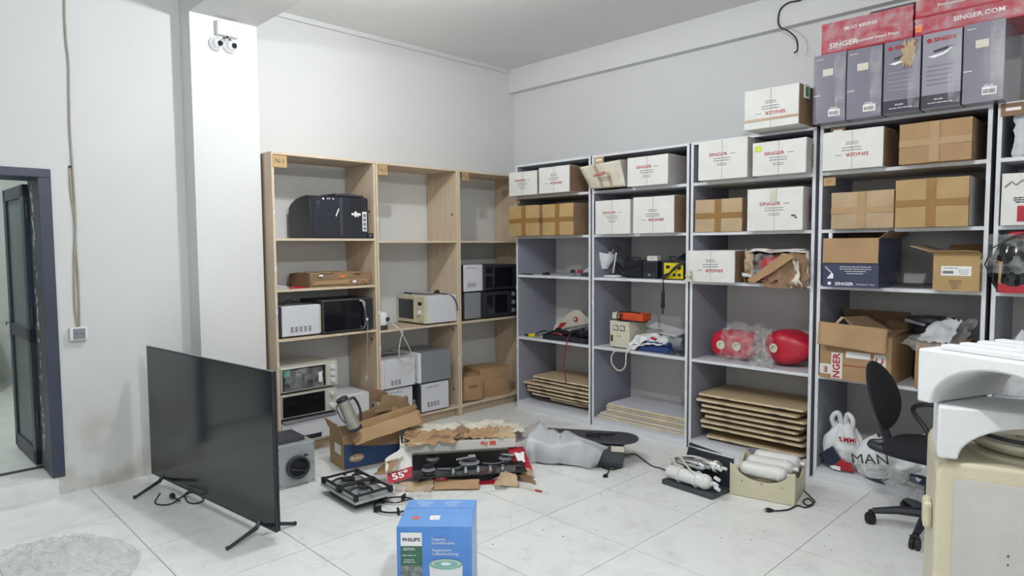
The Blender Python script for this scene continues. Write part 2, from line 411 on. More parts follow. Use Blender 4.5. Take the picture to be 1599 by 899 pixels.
b.obj('hinge', 'dark_metal', df)
# broken slit of light beside the leaf, painted as white flecks on the jamb
b = MB(); rr = random.Random(3)
for k in range(60):
    z = rr.choice([rr.uniform(.25, .6), rr.uniform(.7, 1.6), rr.uniform(1.6, 2.0)]); y = 5.30+rr.uniform(-.03, .05)
    b.box(.8335, .8355, y, y+rr.uniform(.002, .008), z, z+rr.uniform(.01, .06))
b.obj('slit_light_flecks', 'ink_white', df)
t = thing('cream_counter', 'cream counter at the back of the room beyond the open door', 'counter', (-.9, 8.6, .12))
box('counter_body', 'cream_pale', t, -.9, 1.9, 0, .5, 0, .62); box('counter_top', 'cream_pale', t, -.92, 1.93, -.03, .52, .622, .66, bevel=.005)

# ================================================================== SHELVING
def hinge_plates(par, x, y, zs, facing):
    for z in zs:
        if facing == 'x': MB().cbox((x-.003, y, z), (.004, .012, .035)).cbox((x-.006, y+.004, z), (.004, .004, .03)).obj('hinge_plate', 'white_plastic', par)
        else: MB().cbox((x, y-.003, z), (.012, .004, .035)).cbox((x+.004, y-.006, z), (.004, .004, .03)).obj('hinge_plate', 'white_plastic', par)
ZT, ZA, ZB, ZCc, ZD, ZP = 2.383, 2.077, 1.697, 1.322, .714, .078
XF = 4.612
def grey_unit(yl, yr, label, plates=(), extra_gap=False):
    t = thing('grey_shelf_unit', label, 'shelf unit', (XF, (yl+yr)/2, 0), group='grey shelf units along the right wall')
    hw = (yl-yr)/2; th = .0215; D = .565
    for s in (1, -1):
        a, bb = (hw-th, hw) if s > 0 else (-hw, -hw+th)
        sp = box('side_panel', 'grey_board', t, 0.001, D, a, bb, 0, ZT-.019)
        box('edge_band', 'edge_band', sp, -.001, .001, a, bb, 0, ZT-.019)
    tp = box('top_panel', 'grey_board', t, .001, D, -hw, hw, ZT-.018, ZT)
    box('edge_band', 'edge_band', tp, -.001, .001, -hw, hw, ZT-.018, ZT)
    for z in (ZA, ZB, ZCc, ZD, ZP):
        sh = box('shelf', 'light_board', t, .003, D-.004, -hw+th, hw-th, z-.022, z)
        if z != ZP: box('edge_band', 'edge_band', sh, .001, .003, -hw+th, hw-th, z-.022, z)
    box('plinth', 'edge_band', t, .001, .019, -hw+th, hw-th, 0, ZP-.0225)
    box('back_panel', 'back_board', t, D-.004, D, -hw+th, hw-th, ZP, ZT-.018)
    for (sgn, zz) in plates: hinge_plates(t, 0, sgn*(hw-.009), zz, 'x')
    return t
G = [(4.617, 3.690), (3.674, 2.722), (2.706, 1.768), (1.744, .800), (.776, -.168)]
grey_unit(*G[0], 'grey shelf unit in the corner, beside the birch shelf unit', [(1, (1.2, .62)), ])
grey_unit(*G[1], 'grey shelf unit holding the white desk lamp and the yellow soldering station', [(-1, (1.62, 1.0, .5)), (1, (1.1,))])
grey_unit(*G[2], 'grey shelf unit with the red seat cushions on its fourth shelf', [(-1, (1.5,)), (1, (1.5, 1.0))])
grey_unit(*G[3], 'grey shelf unit under the row of tall grey cartons, behind the swivel chair', [(1, (1.45, 1.0, .5)), ])
grey_unit(*G[4], 'grey shelf unit cut off by the right edge, behind the white foam blocks', [(1, (1.9, 1.6, 1.45, .95)), ])

WT = 2.312; WY = 4.77
def wood_unit(x0, x1, zs, label, plates=()):
    t = thing('birch_shelf_unit', label, 'shelf unit', ((x0+x1)/2, WY, 0), group='birch shelf units along the back wall')
    hw = (x1-x0)/2; th = .018; D = .44
    for s in (-1, 1):
        a, bb = (hw-th, hw) if s > 0 else (-hw, -hw+th)
        sp = box('side_panel', 'birch', t, a, bb, .001, D, 0, WT-.019)
        box('edge_band', 'birch_edge', sp, a, bb, -.001, .001, 0, WT-.019)
        for z in (.25, .82, 1.9): MB().cyl((a-.002 if s > 0 else bb, .07, z), (a if s > 0 else bb+.002, .07, z), .012, 10).obj('cam_hole', 'dark_metal', sp)
    tp = box('top_panel', 'birch', t, -hw, hw, .001, D, WT-.018, WT)
    box('edge_band', 'birch_edge', tp, -hw, hw, -.001, .001, WT-.018, WT)
    for z in zs:
        sh = box('shelf', 'birch', t, -hw+th, hw-th, .003, D, z-.018, z)
        box('edge_band', 'birch_edge', sh, -hw+th, hw-th, .001, .003, z-.018, z)
    box('plinth', 'birch', t, -hw+th, hw-th, .06, .078, 0, .06)
    for sgn, zz in plates: hinge_plates(t, sgn*(hw-.009), 0, zz, 'y')
    return t
ZW1, ZW2, ZW3, ZW4 = 1.672, 1.285, .908, .10
wood_unit(2.214, 3.108, (ZW1, ZW2, ZW3, ZW4), 'birch shelf unit beside the pillar, holding the black coffee machine', [(-1, (1.86, 1.44, 1.12, .72))])
wood_unit(3.114, 4.004, (1.655, .893, ZW4), 'middle birch shelf unit with the cream microwave in it', [(-1, (1.83, 1.05, .74)), (1, (.55,))])
wood_unit(4.010, 4.905, (1.655, .893, ZW4), 'birch shelf unit in the corner with two kraft cartons at its foot', [])

# kraft paper labels stuck to shelf corners
def shelf_label(name_mat, face, a, z, w_, h_, label, mark='', off=.004):
    if face == 'y': t = thing('paper_label', label, 'label', (a, WY-off, z), 0, 'kraft paper labels on the shelves')
    else: t = thing('paper_label', label, 'label', (XF-off, a, z), R_(-90), 'kraft paper labels on the shelves')
    box('card', name_mat, t, -w_/2, w_/2, -.003, 0, -h_, 0)
    if mark: text('lettering', mark, h_*.55, 'ink_black', t, (0, -.0035, -h_*.5))
    else: box('white_strip', 'sticker_white', t, -w_*.3, w_*.3, -.004, -.003, -h_*.6, -h_*.35)
    return t
shelf_label('kraft_yellow', 'y', U(436, 241, 'y', WY).x, 2.288, .11, .09, 'kraft paper label at the top left corner of the birch shelf unit by the pillar', 'N-1')
shelf_label('kraft_yellow', 'y', U(597, 257, 'y', WY).x, 2.290, .09, .085, 'kraft paper label at the top left corner of the middle birch shelf unit', 'N-2')
shelf_label('kraft', 'y', U(726, 273, 'y', WY).x, 2.290, .085, .07, 'kraft paper label at the top left of the corner birch shelf unit', 'N-3')
shelf_label('kraft_pale', 'x', U(936, 247, 'x', XF).y, 2.365, .10, .055, 'kraft paper label above the tilted white carton')
shelf_label('kraft_dark', 'x', U(1309, 200, 'x', XF).y, 2.362, .09, .05, 'brown paper label under the leftmost tall grey carton')
shelf_label('kraft_yellow', 'x', U(1296, 279, 'x', XF).y, 2.04, .075, .055, 'kraft paper label reading 17 above a kraft carton on the second shelf', '17')
shelf_label('kraft_dark', 'x', U(1583, 170, 'x', XF).y, 2.375, .115, .07, 'brown paper label with white strip at the top right edge of the photo')
shelf_label('kraft_yellow', 'x', U(803, 322, 'x', XF).y-.06, 2.05, .05, .04, 'small kraft label in the corner above the taped brown carton')

# ================================================================== CARTONS
def warp_box(w_, d, h, amp=.003, seed=0, n=5):
    """closed carton body, its faces bulging a little; origin front bottom centre"""
    bm = bmesh.new(); bmesh.ops.create_cube(bm, size=1)
    bmesh.ops.subdivide_edges(bm, edges=bm.edges[:], cuts=n, use_grid_fill=True)
    for v in bm.verts:
        x, y, z = v.co
        bu = amp*(1-(2*x)**2)*(1-(2*z)**2) if abs(abs(y)-.5) < 1e-4 else 0
        bx = amp*(1-(2*y)**2)*(1-(2*z)**2) if abs(abs(x)-.5) < 1e-4 else 0
        bz = amp*(1-(2*y)**2)*(1-(2*x)**2) if z > .499 else 0
        v.co = Vector((x*w_+bx*(1 if x > 0 else -1), (y+.5)*d+bu*(1 if y > 0 else -1), (z+.5)*h+bz))
        q = nz(v.co, 9, seed)*amp
        if z > -.49: v.co += Vector((q*.5, q*.5, q))
    return bm
def bm_obj(name, bm, m, parent, smooth=False):
    me = bpy.data.meshes.new(name); bm.to_mesh(me); bm.free(); me.materials.append(MAT[m])
    o = bpy.data.objects.new(name, me); COL.objects.link(o); o.parent = parent
    if smooth: me.polygons.foreach_set('use_smooth', [True]*len(me.polygons))
    return o
def carton(label, loc, rz, w_, d, h, m, style, seed=1, name='carton', group=None, side=None, flip=False, amp=.003, tape=None, logo=1.0, rx=0, ry=0):
    t = thing(name, label, 'box', loc, rz, group, rx=rx, ry=ry)
    bm_obj('carton_body', warp_box(w_, d, h, amp, seed), m, t)
    if side: # right and left faces of another board colour
        box('side_board', side, t, w_/2+.0005+amp, w_/2+.002+amp, .004, d-.004, .004, h-.004)
    y = -amp-.002
    if style == 'taped':
        tp = tape or 'tape_brown'; tw = .05
        box('tape', tp, t, -tw/2, tw/2, y-.0012, y+amp, .002, h-.002)
        box('tape', tp, t, -w_/2, w_/2, y-.0006, y+amp, h*.5-.02, h*.5+.02)
        box('tape', tp, t, w_/2+amp, w_/2+amp+.0015, -.001, .10, h*.5-.02, h*.5+.02)
    if style == 'singer':
        k = -1 if flip else 1; cz = h*(.5+.13*k); s = min(w_*.085, .034)*logo; sp = math.pi if flip else 0
        text('lettering', 'SINGER', s, 'ink_red', t, (-.03*k, y, cz), spin=sp, bold=.01, sx=1.35)
        lines('small_print', 'ink_grey', t, s*2.6*k, y+.0004, cz, s*1.4, 1)
        lines('small_print', 'ink_black', t, 0, y+.0004, cz-k*.028, w_*.36, 2, up=k, gap=.017)
        lines('small_print', 'ink_grey', t, 0, y+.0004, cz-k*.066, w_*.22, 2, up=k, gap=.012)
        box('flap_seam', 'white_card_side', t, -.0008, .0008, y, y+amp, .004, h-.004)
    return t
HH = {}
def gbox(xl, xr, yt, xf, z, d, label, m='white_card', style='singer', **k):
    ym = U((xl+xr)/2, yt+20, 'x', xf)
    yl = U(xl, yt+20, 'x', xf).y; yr = U(xr, yt+20, 'x', xf).y
    h = U((xl+xr)/2, yt, 'x', xf).z - z
    o = carton(label, (xf+.004, (yl+yr)/2, z+.001), R_(-90), yl-yr-.004, d, h, m, style, seed=int(xl), **k); HH[o.name] = (yl-yr, h)
    return o
gs = 'white cartons lettered in red on the grey shelves'
gbox(794.3, 838.2, 268, 4.478, ZA, .44, 'small white carton on the top shelf in the corner, leftmost of the white cartons', group=gs, side='kraft_dark', logo=1.0)
gbox(840.8, 888.7, 260, 4.478, ZA, .46, 'white carton with upside-down print, second from the corner on the top shelf', group=gs, side='kraft_dark', flip=True, logo=1.0)
gbox(794.5, 841.4, 321, 4.478, ZB, .44, 'brown carton with crossed tape in the corner, below the leftmost white carton', m='kraft_yellow', style='taped')
gbox(846.3, 894.8, 318, 4.478, ZB, .47, 'brown carton with crossed tape beside the corner brown carton on the second shelf', m='kraft_yellow', style='taped', side='kraft_dark')
gbox(979, 1042.6, 243.5, 4.50, ZA, .50, 'white carton with torn printed grey side right of the tilted carton', group=gs, side='white_card_side')
gbox(929, 983.8, 312.5, 4.54, ZB, .44, 'white carton on the second shelf directly under the tilted carton', group=gs)
gbox(988, 1052.3, 306.8, 4.52, ZB, .46, 'white carton with upside-down print and brown taped side on the second shelf', group=gs, side='kraft_dark', flip=True)
gbox(1090, 1167, 217.7, 4.50, ZA, .46, 'tall white carton on the top shelf with a torn paper tab over its top edge', group=gs, side='white_card_side')
t = gbox(1174.7, 1258.8, 219, 4.50, ZA, .46, 'white carton with a yellow-green sticker near its top left corner', group=gs, side='white_card_side')
w_, h_ = HH[t.name]; box('colour_sticker', 'yellow_green', t, -w_/2+.02, -w_/2+.065, -.0065, -.004, h_-.062, h_-.025)
text('lettering', 'SINGER', .05, 'ink_black', t, (w_/2+.006, .10, h_*.5), face='right', spin=R_(-90), bold=.02)
gbox(1085, 1158.5, 310.8, 4.60, ZB, .42, 'brown taped carton on the second shelf left of the tall white carton', m='kraft_pale', style='taped', side='kraft_dark')
t = gbox(1166.4, 1254, 293.6, 4.55, ZB, .48, 'large white carton with a vertical tape strip and a scuff mark, on the second shelf', group=gs, side='white_card_side')
w_, h_ = HH[t.name]; text('lettering', 'SINGER', .05, 'ink_red', t, (w_/2+.006, .10, h_*.5), face='right', spin=R_(-90), bold=.02)
box('tape', 'old_card', t, -.03, .015, -.0065, -.003, h_*.65, h_-.003)
MB().box(.12, .15, -.0072, -.0062, .095, .104).box(.145, .158, -.0072, -.0062, .08, .09).obj('scuff_mark', 'ink_black', t)
t = gbox(1073.8, 1147, 391.4, 4.546, ZCc, .46, 'low white carton with upside-down print and a twist of paper at its lower left', group=gs, side='kraft_dark', flip=True)
ragged('paper_twist', 'old_card', t, (-.22, -.03, .0), (-.15, -.05, .0), (-.16, -.03, .08), (-.2, -.02, .085), amp=.02, seed=3, sc=20)
t = gbox(1284.5, 1379.5, 202.5, 4.53, ZA, .46, 'white carton with upside-down print on the top shelf above the swivel chair', group=gs, side='kraft_dark', flip=True)
gbox(1404, 1518.5, 188.3, 4.53, ZA, .48, 'brown taped carton on the top shelf under the tall grey cartons', m='kraft', style='taped', side='kraft_dark', tape='tape_clear')
gbox(1297.5, 1396, 298.5, 4.57, ZB, .42, 'smaller brown taped carton on the second shelf, left of the bigger one', m='kraft_pale', style='taped', tape='tape_clear')
gbox(1398, 1513.8, 278, 4.54, ZB, .48, 'big yellowish brown carton with shiny crossed tape on the second shelf', m='kraft_yellow', style='taped', side='white_card_side')
# carton on top of unit three
t = gbox(1162.2, 1247.3, 136.5, 4.40, ZT+.002, .47, 'white carton standing alone on top of the grey shelves, left of the tall grey cartons', group=gs, side='kraft_dark', flip=True)
box('tape', 'tape_clear', t, -.19, .19, -.0075, -.004, .05, .063)
box('green_sticker', 'sticker_white', t, .195, .199, .05, .14, .17, .26); box('green_mark', 'green_sticker', t, .197, .2005, .075, .115, .185, .245)

# tilted white carton
TC = (4.50, U(940, 290, 'x', 4.50).y, ZA+.006)
t = thing('carton', 'crushed white carton tipping over the shelf edge, second unit, top shelf', 'box', TC, R_(-90), gs)
c00, c10, c11, c01 = [W2L(t, U(a_, b_, 'x', x_)) for a_, b_, x_ in ((922.4, 297.5, 4.52), (977, 294.5, 4.52), (968, 249.5, 4.46), (905, 261.5, 4.42))]
for c_ in (c00, c10): c_.z = max(c_.z, .002)
def tilt(u, v):
    p = c00.lerp(c10, u).lerp(c01.lerp(c11, u), v); p.y += .006*nz((u*4, v*4, 0), 1); return p
MB().grid(tilt, 10, 10).obj('front_board', 'old_card', t, smooth='full', solid=.005)
def tilt2(u, v):
    p = tilt(u, 1); return Vector((p.x+.03*v, p.y+.42*v, p.z-.03*v+.02*math.sin(v*3)))
MB().grid(tilt2, 6, 6).obj('top_board', 'old_card', t, smooth='full', solid=.005)
for u_, m_ in ((1, 'white_card_side'), (0, 'kraft_dark')):
    def tilt3(u, v, u_=u_):
        p = tilt(u_, v); return Vector((p.x+(.045*u if u_ == 0 else 0), p.y+.36*u, p.z*(1-u*.1)+.002))
    MB().grid(tilt3, 5, 5).obj('side_board', m_, t, solid=.004)
def onface(nm, m_, u0, u1, v0, v1, off=.005):
    return MB().grid(lambda u, v: tilt(u0+(u1-u0)*u, v0+(v1-v0)*v)+Vector((0, -off, 0)), 4, 4).obj(nm, m_, t, solid=.001)
onface('tape_stain', 'kraft_pale', .34, .42, .05, .98); onface('tape_stain', 'kraft_pale', .60, .68, .05, .62)
p_ = tilt(.42, .58); text('lettering', 'SINGER', .034, 'ink_red', t, (p_.x, p_.y-.009, p_.z), spin=R_(7), bold=.02, sx=1.2)
for k_ in range(3): onface('small_print', 'ink_grey', .32+.03*k_, .72-.03*k_, .44-.07*k_, .455-.07*k_, .007)

# tall grey-violet cartons on top of unit four
gt = 'tall grey cartons on top of the grey shelves'
def tall(xl, xr, yt, xb, label, kind):
    xf = 4.50; z = ZT+.001
    yl = U(xl, 150, 'x', xf).y; yr = U(xr, 150, 'x', xf).y; h = U((xl+xr)/2, yt, 'x', xf).z-z
    w_ = yl-yr-.004
    t = thing('tall_carton', label, 'box', (xf, (yl+yr)/2, z), R_(-90), gt)
    bm_obj('carton_body', warp_box(w_, .5, h, .002, int(xl)), 'purple_pale' if kind == 'b' else 'purple_print', t)
    y = -.0035
    if kind == 'a':
        box('shipping_label', 'old_card', t, -w_*.2, w_*.12, y-.001, y+.002, h*.68, h*.78)
        box('pale_stripe', 'ink_white', t, -w_*.48, -w_*.28, y-.001, y+.002, h*.4, h*.41)
        barcode(t, w_*.17, y, h*.13, w_*.36, h*.1); lines('small_print', 'ink_white', t, -w_*.3, y, h*.93, w_*.25, 1)
        lines('small_print', 'ink_white', t, w_*.15, y, h*.205, w_*.25, 2, gap=.008)
    else:
        box('lower_print', 'purple_dark', t, -w_/2, w_/2, y+.0005, y+.003, .003, h*.18)
        text('lettering', 'SINGER', w_*.16, 'ink_red', t, (w_*.08, y, h*.9), bold=.03, sx=1.1)
        MB().lathe([(.013, 0), (.013, .001)], (0, 0, 0), 14).obj('emblem', 'ink_red', t).matrix_local = Matrix.Translation((-w_*.33, y, h*.9)) @ Matrix.Rotation(R_(90), 4, 'X')
        for k in range(5): box('print_line', 'purple_pale' if kind != 'b' else 'purple_print', t, -w_*.38, w_*.3, y-.0004, y+.002, h*(.55-.06*k), h*(.565-.06*k))
        # printed steam press
        MB().prism([(-w_*.36, y-.001, h*.69), (w_*.05, y-.001, h*.72), (w_*.2, y-.001, h*.765), (w_*.28, y-.001, h*.79), (w_*.27, y-.001, h*.765), (w_*.1, y-.001, h*.7), (-w_*.2, y-.001, h*.665)], (0, .001, 0)).obj('press_base_print', 'ink_white', t)
        MB().prism([(-w_*.22, y-.002, h*.76), (w_*.24, y-.002, h*.80), (w_*.3, y-.002, h*.785), (w_*.1, y-.002, h*.755), (-w_*.2, y-.002, h*.735)], (0, .001, 0)).obj('press_lid_print', 'ink_black', t)
        text('lettering', 'SINGER', w_*.07, 'ink_white', t, (-w_*.05, y-.001, h*.115), bold=.01)
        lines('small_print', 'ink_white', t, 0, y-.0004, h*.07, w_*.7, 1)
    # clear wrapping film folds down the edge
    ragged('wrapping_film', 'clear_film', t, (w_*.2, y-.004, .02), (w_*.49, y-.003, .02), (w_*.49, y-.003, h*.97), (w_*.15, y-.004, h*.97), amp=.003, seed=int(xl), thick=0, sc=30, rag=.02)
    return t
tall(1269.5, 1320.5, 84, 0, 'tall grey carton at the left end of the row on top of the shelves', 'a')
tall(1321.5, 1376.8, 74.5, 0, 'second tall grey carton from the left, with a barcode at its lower right', 'a')
t5 = tall(1378.8, 1436.3, 62, 0, 'tall grey carton with a beige patch torn over the printed press', 'c')
tall(1438.2, 1500, 49, 0, 'tall pale carton with a clear printed picture of a black steam press', 'b')
tall(1501.5, 1567, 34, 0, 'tall grey carton at the right end of the row on top of the shelves', 'a')
ragged('torn_patch', 'kraft_pale', t5, (.00, -.009, .26), (.06, -.009, .28), (.07, -.009, .40), (.01, -.009, .42), amp=.004, rag=.2, seed=2, sc=30)
def redbox(xl, xr, yb, yt, z, label, txt, seed):
    xf = 4.53; yl = U(xl, 60, 'x', xf).y; yr = U(xr, 60, 'x', xf).y
    w_ = yl-yr-.006; h = yt
    t = thing('red_carton', label, 'box', (xf, (yl+yr)/2, z), R_(-90), 'red cartons lying on the tall cartons')
    bm_obj('carton_body', warp_box(w_, .42, h, .002, seed), 'singer_red', t)
    y = -.004
    for s, sz, cx, cz, sp in txt: text('lettering', s, sz, 'ink_white', t, (cx*w_, y, cz*h), bold=.015, spin=sp, sx=1.15)
    ragged('wrapping_film', 'clear_film', t, (-w_*.5, y-.003, .01), (w_*.5, y-.003, .01), (w_*.5, y-.003, h*.98), (-w_*.5, y-.003, h*.98), amp=.003, seed=seed+3, thick=0, sc=24, rag=.01)
    return t
ZR = ZT+.437
r1 = redbox(1282, 1425.8, 0, .195, ZR+.002, 'red carton lying on the left end of the tall grey cartons', [('SINGER', .045, -.24, .24, 0), ('Professional Steam Press', .024, .1, .24, 0), ('SINGER.COM', .028, -.05, .72, math.pi)], 3)
r2 = redbox(1427.5, 1640, 0, .10, ZR+.002, 'red carton with an orange sticker on the right end of the tall cartons', [('SINGER.COM', .036, 0, .55, 0)], 5)
box('orange_sticker', 'orange_sticker', r2, -.31, -.275, -.0085, -.006, .02, .062)
redbox(1427.5, 1640, 0, .10, ZR+.105, 'upper red carton stacked on the red carton with an orange sticker', [('Professional Steam Press', .024, -.1, .5, 0)], 7)
t = thing('black_bracket', 'dark flat object lying on top of the left red carton', 'object', (4.60, U(1385, 8, 'x', 4.6).y, ZR+.2), R_(-90))
MB().prism([(-.13, 0, 0), (.12, 0, 0), (.16, 0, .03), (-.09, 0, .03)], (0, .12, 0)).obj('plate', 'dark_metal', t, bevel=.004)

# open cartons -----------------------------------------------------------
def open_carton(label, loc, rz, w_, d, h, m, mi='kraft_inside', flaps=(), group=None, th=.005, name='open_carton', rx=0, ry=0):
    t = thing(name, label, 'box', loc, rz, group, rx=rx, ry=ry)
    b = MB().box(-w_/2, w_/2, 0, th, 0, h).box(-w_/2, w_/2, d-th, d, 0, h).box(-w_/2, -w_/2+th, th, d-th, 0, h).box(w_/2-th, w_/2, th, d-th, 0, h).box(-w_/2+th, w_/2-th, th, d-th, 0, th)
    body = b.obj('carton_body', m, t)
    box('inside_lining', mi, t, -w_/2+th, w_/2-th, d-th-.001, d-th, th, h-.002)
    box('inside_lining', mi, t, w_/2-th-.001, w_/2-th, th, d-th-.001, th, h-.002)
    for side, ang, ln, mm in flaps:
        a = R_(ang); up = Vector((0, 0, 1))
        P = {'front': (Vector((-w_/2, 0, h)), Vector((w_, 0, 0)), Vector((0, -1, 0))),
             'back': (Vector((-w_/2, d, h)), Vector((w_, 0, 0)), Vector((0, 1, 0))),
             'left': (Vector((-w_/2, 0, h)), Vector((0, d, 0)), Vector((-1, 0, 0))),
             'right': (Vector((w_/2, 0, h)), Vector((0, d, 0)), Vector((1, 0, 0)))}[side]
        o_, e, n_ = P; dr = (up*math.cos(a)+n_*math.sin(a))
        o_ = o_+n_*th*(1 if ang > 120 else 0)
        fn = lambda u, v: o_+e*(.004+u*.992)+dr*ln*v+n_*.006*nz((u*3, v*2, ang), 1)*v
        MB().grid(fn, 8, 4).obj('flap', mm, t, solid=th*.8)
    return t
# torn carton with a red seat in it (unit three, third shelf)
yl = U(1159, 420, 'x', 4.58).y; yr = U(1262, 420, 'x', 4.58).y
t = open_carton('badly torn carton on the third shelf with something red and glossy inside', (4.60, (yl+yr)/2, ZCc+.001), R_(-90), yl-yr-.01, .42, .235, 'kraft_dark', flaps=())
hw = (yl-yr)/2-.006
bpy.data.objects.remove([c for c in t.children if c.name.startswith('carton_body')][0])
MB().box(-hw, hw, .415, .42, 0, .235).box(-hw, -hw+.005, 0, .415, 0, .235).box(hw-.005, hw, 0, .415, 0, .235).box(-hw, hw, 0, .42, 0, .004).box(-hw, hw, .0, .42, .229, .235).obj('carton_body', 'kraft_dark', t)
box('side_board', 'white_card_side', t, hw-.015, hw+.003, -.01, .40, .004, .232)
ragged('torn_front', 'kraft_dark', t, (-.05, -.03, .02), (hw, -.03, -.012), (hw, -.01, .225), (.12, -.01, .235), amp=.02, rag=.10, seed=2, sc=9, n=22)
ragged('torn_flap', 'kraft', t, (-hw+.05, -.06, .02), (-hw+.10, -.06, .0), (.16, -.05, .19), (.08, -.05, .225), amp=.008, rag=.03, seed=5, n=14)
ragged('torn_side', 'kraft_pale', t, (-hw, -.01, .05), (-hw+.07, .0, .03), (-hw+.06, .02, .22), (-hw+.01, .0, .23), amp=.02, rag=.12, seed=8, sc=14)
ragged('torn_scrap', 'old_card', t, (hw-.09, -.05, .0), (hw-.03, -.05, .0), (hw-.05, -.035, .15), (hw-.09, -.035, .17), amp=.02, rag=.15, seed=11, sc=16)
ragged('torn_scrap', 'white_card', t, (-hw, -.03, .05), (-hw+.08, -.05, .045), (-hw+.08, -.05, .065), (-hw, -.03, .075), amp=.006, rag=.05, seed=12)
ragged('torn_scrap', 'kraft_dark', t, (-.08, -.04, -.02), (.12, -.045, -.03), (.12, -.04, .02), (-.08, -.03, .03), amp=.012, rag=.12, seed=13)
ragged('torn_rim', 'white_card', t, (-hw+.02, -.01, .225), (hw-.02, -.01, .225), (hw-.04, .02, .245), (-hw+.04, .02, .242), amp=.008, rag=.08, seed=9)
tr = thing('red_cushion', 'red glossy padded thing wrapped in film, inside the torn carton', 'cushion', (4.72, (yl+yr)/2+.05, ZCc+.012), R_(-90))
MB().lathe([(.02, 0), (.08, .01), (.105, .07), (.10, .14), (.07, .19), (.02, .205)], n=20, sx=1.2).obj('pad', 'red_leather', tr, smooth='full')
ragged('wrapping_film', 'clear_film', tr, (-.13, -.125, .02), (.12, -.125, .02), (.1, -.10, .2), (-.1, -.10, .2), amp=.015, rag=.08, seed=6, thick=0, sc=14)

# navy printed carton with kraft flap down (unit four, third shelf)
yl = U(1285, 420, 'x', 4.50).y; yr = U(1372, 420, 'x', 4.50).y; w_ = yl-yr
hh = U(1330, 372, 'x', 4.50).z-ZCc
t = open_carton('navy printed carton with its kraft front flap folded down', (4.50, (yl+yr)/2, ZCc+.001), R_(-90), w_, .46, hh, 'navy_print', flaps=[('front', 178, hh*.50, 'kraft'), ('back', -10, .05, 'kraft'), ('right', 50, .07, 'kraft_dark')])
text('lettering', 'SINGER', .028, 'ink_white', t, (-w_*.1, -.003, .022), bold=.02, sx=1.2); text('lettering', 'Professional - Press', .014, 'ink_white', t, (w_*.28, -.003, .022))
MB().lathe([(.011, 0), (.011, .001)], n=12).obj('emblem', 'ink_white', t).matrix_local = Matrix.Translation((-w_*.37, -.003, .024)) @ Matrix.Rotation(R_(90), 4, 'X')
lines('small_print', 'ink_white', t, w_*.1, -.003, hh*.42, w_*.6, 4, gap=.014)
MB().prism([(-w_*.42, -.003, .055), (-w_*.3, -.003, .055), (-w_*.3, -.003, .085), (-w_*.34, -.003, .09)], (0, .001, 0)).prism([(-w_*.32, -.003, .085), (-w_*.46, -.003, .13), (-w_*.45, -.003, .133), (-w_*.31, -.003, .088)], (0, .001, 0)).obj('iron_print', 'ink_white', t)
MB().cyl((-w_*.38, .01, hh), (-w_*.38, .01, hh+.035), .012, 12).obj('knob', 'ink_white', t)
# open kraft carton with a label
yl = U(1457, 420, 'x', 4.56).y; yr = U(1530, 420, 'x', 4.56).y; w_ = yl-yr; hh = U(1490, 392, 'x', 4.56).z-ZCc
t = open_carton('open kraft carton with a white shipping label, right on the third shelf', (4.56, (yl+yr)/2, ZCc+.001), R_(-90), w_, .36, hh-.01, 'kraft_yellow', flaps=[('left', 72, .13, 'kraft_pale'), ('back', 20, .05, 'kraft')])
ragged('flap', 'kraft_yellow', t, (-w_/2, 0, hh-.01), (w_/2, 0, hh-.01), (w_/2, -.05, hh+.0), (-w_/2-.03, -.05, hh+.0), amp=.003, rag=.01, seed=4)
s = box('shipping_label', 'sticker_white', t, -w_*.32, w_*.33, -.002, 0, hh*.38, hh*.62)
lines('label_print', 'ink_black', t, -w_*.1, -.002, hh*.57, w_*.35, 1); box('label_bars', 'ink_grey', t, -w_*.28, -w_*.05, -.003, -.002, hh*.43, hh*.5); lines('label_print', 'ink_grey', t, w_*.17, -.002, hh*.53, w_*.25, 3, gap=.012)
lines('box_print', 'kraft_dark', t, 0, -.001, hh*.25, w_*.3, 4, gap=.014, th=.008)
t = thing('flat_board', 'dark flat board lying behind between the navy carton and the open kraft carton', 'board', (4.80, U(1425, 435, 'x', 4.8).y, ZCc+.001), R_(-90))
box('board', 'dark_metal', t, -.13, .13, 0, .28, 0, .012, bevel=.003)
# big kraft carton with taped strips (unit four, fourth shelf)
yl = U(1279, 545, 'x', 4.53).y; yr = U(1391, 545, 'x', 4.53).y; w_ = yl-yr; hh = .30
t = open_carton('big kraft carton with red lettered tape and a loose front flap, on the fourth shelf', (4.55, (yl+yr)/2, ZD+.001), R_(-90), w_, .48, hh, 'kraft', flaps=[('right', 14, .03, 'kraft_dark'), ('back', -35, .16, 'kraft_dark')])
ragged('flap', 'kraft', t, *[W2L(t, U(a_, b_, 'x', x_)) for a_, b_, x_ in ((1279, 501, 4.535), (1386, 514, 4.535), (1383, 554, 4.50), (1277, 537, 4.50))], amp=.003, rag=.008, seed=4, thick=.006)
MB().prism([(-w_*.42, .02, hh+.0), (-w_*.18, .02, hh+.105), (0.02, .02, hh+.0)], (0, .004, 0)).obj('inner_flap_dark', 'black_matte', t)
ragged('flap', 'kraft_dark', t, (-w_*.18, .0, hh+.11), (.045, .0, hh-.01), (.16, .30, hh+.0), (-w_*.05, .30, hh+.10), amp=.002, rag=.005, seed=6, thick=.006)
ragged('flap', 'kraft_pale', t, (-w_*.42, .0, hh+.0), (-w_*.38, .0, hh+.0), (-w_*.16, .0, hh+.11), (-w_*.2, .0, hh+.115), amp=.001, rag=.0, seed=6, thick=.006)
box('paper_tape', 'white_card', t, -w_*.33, -w_*.17, -.003, -.001, .005, .175)
text('lettering', 'NGER', .062, 'ink_red', t, (-w_*.25, -.0035, .09), spin=R_(90), bold=.03)
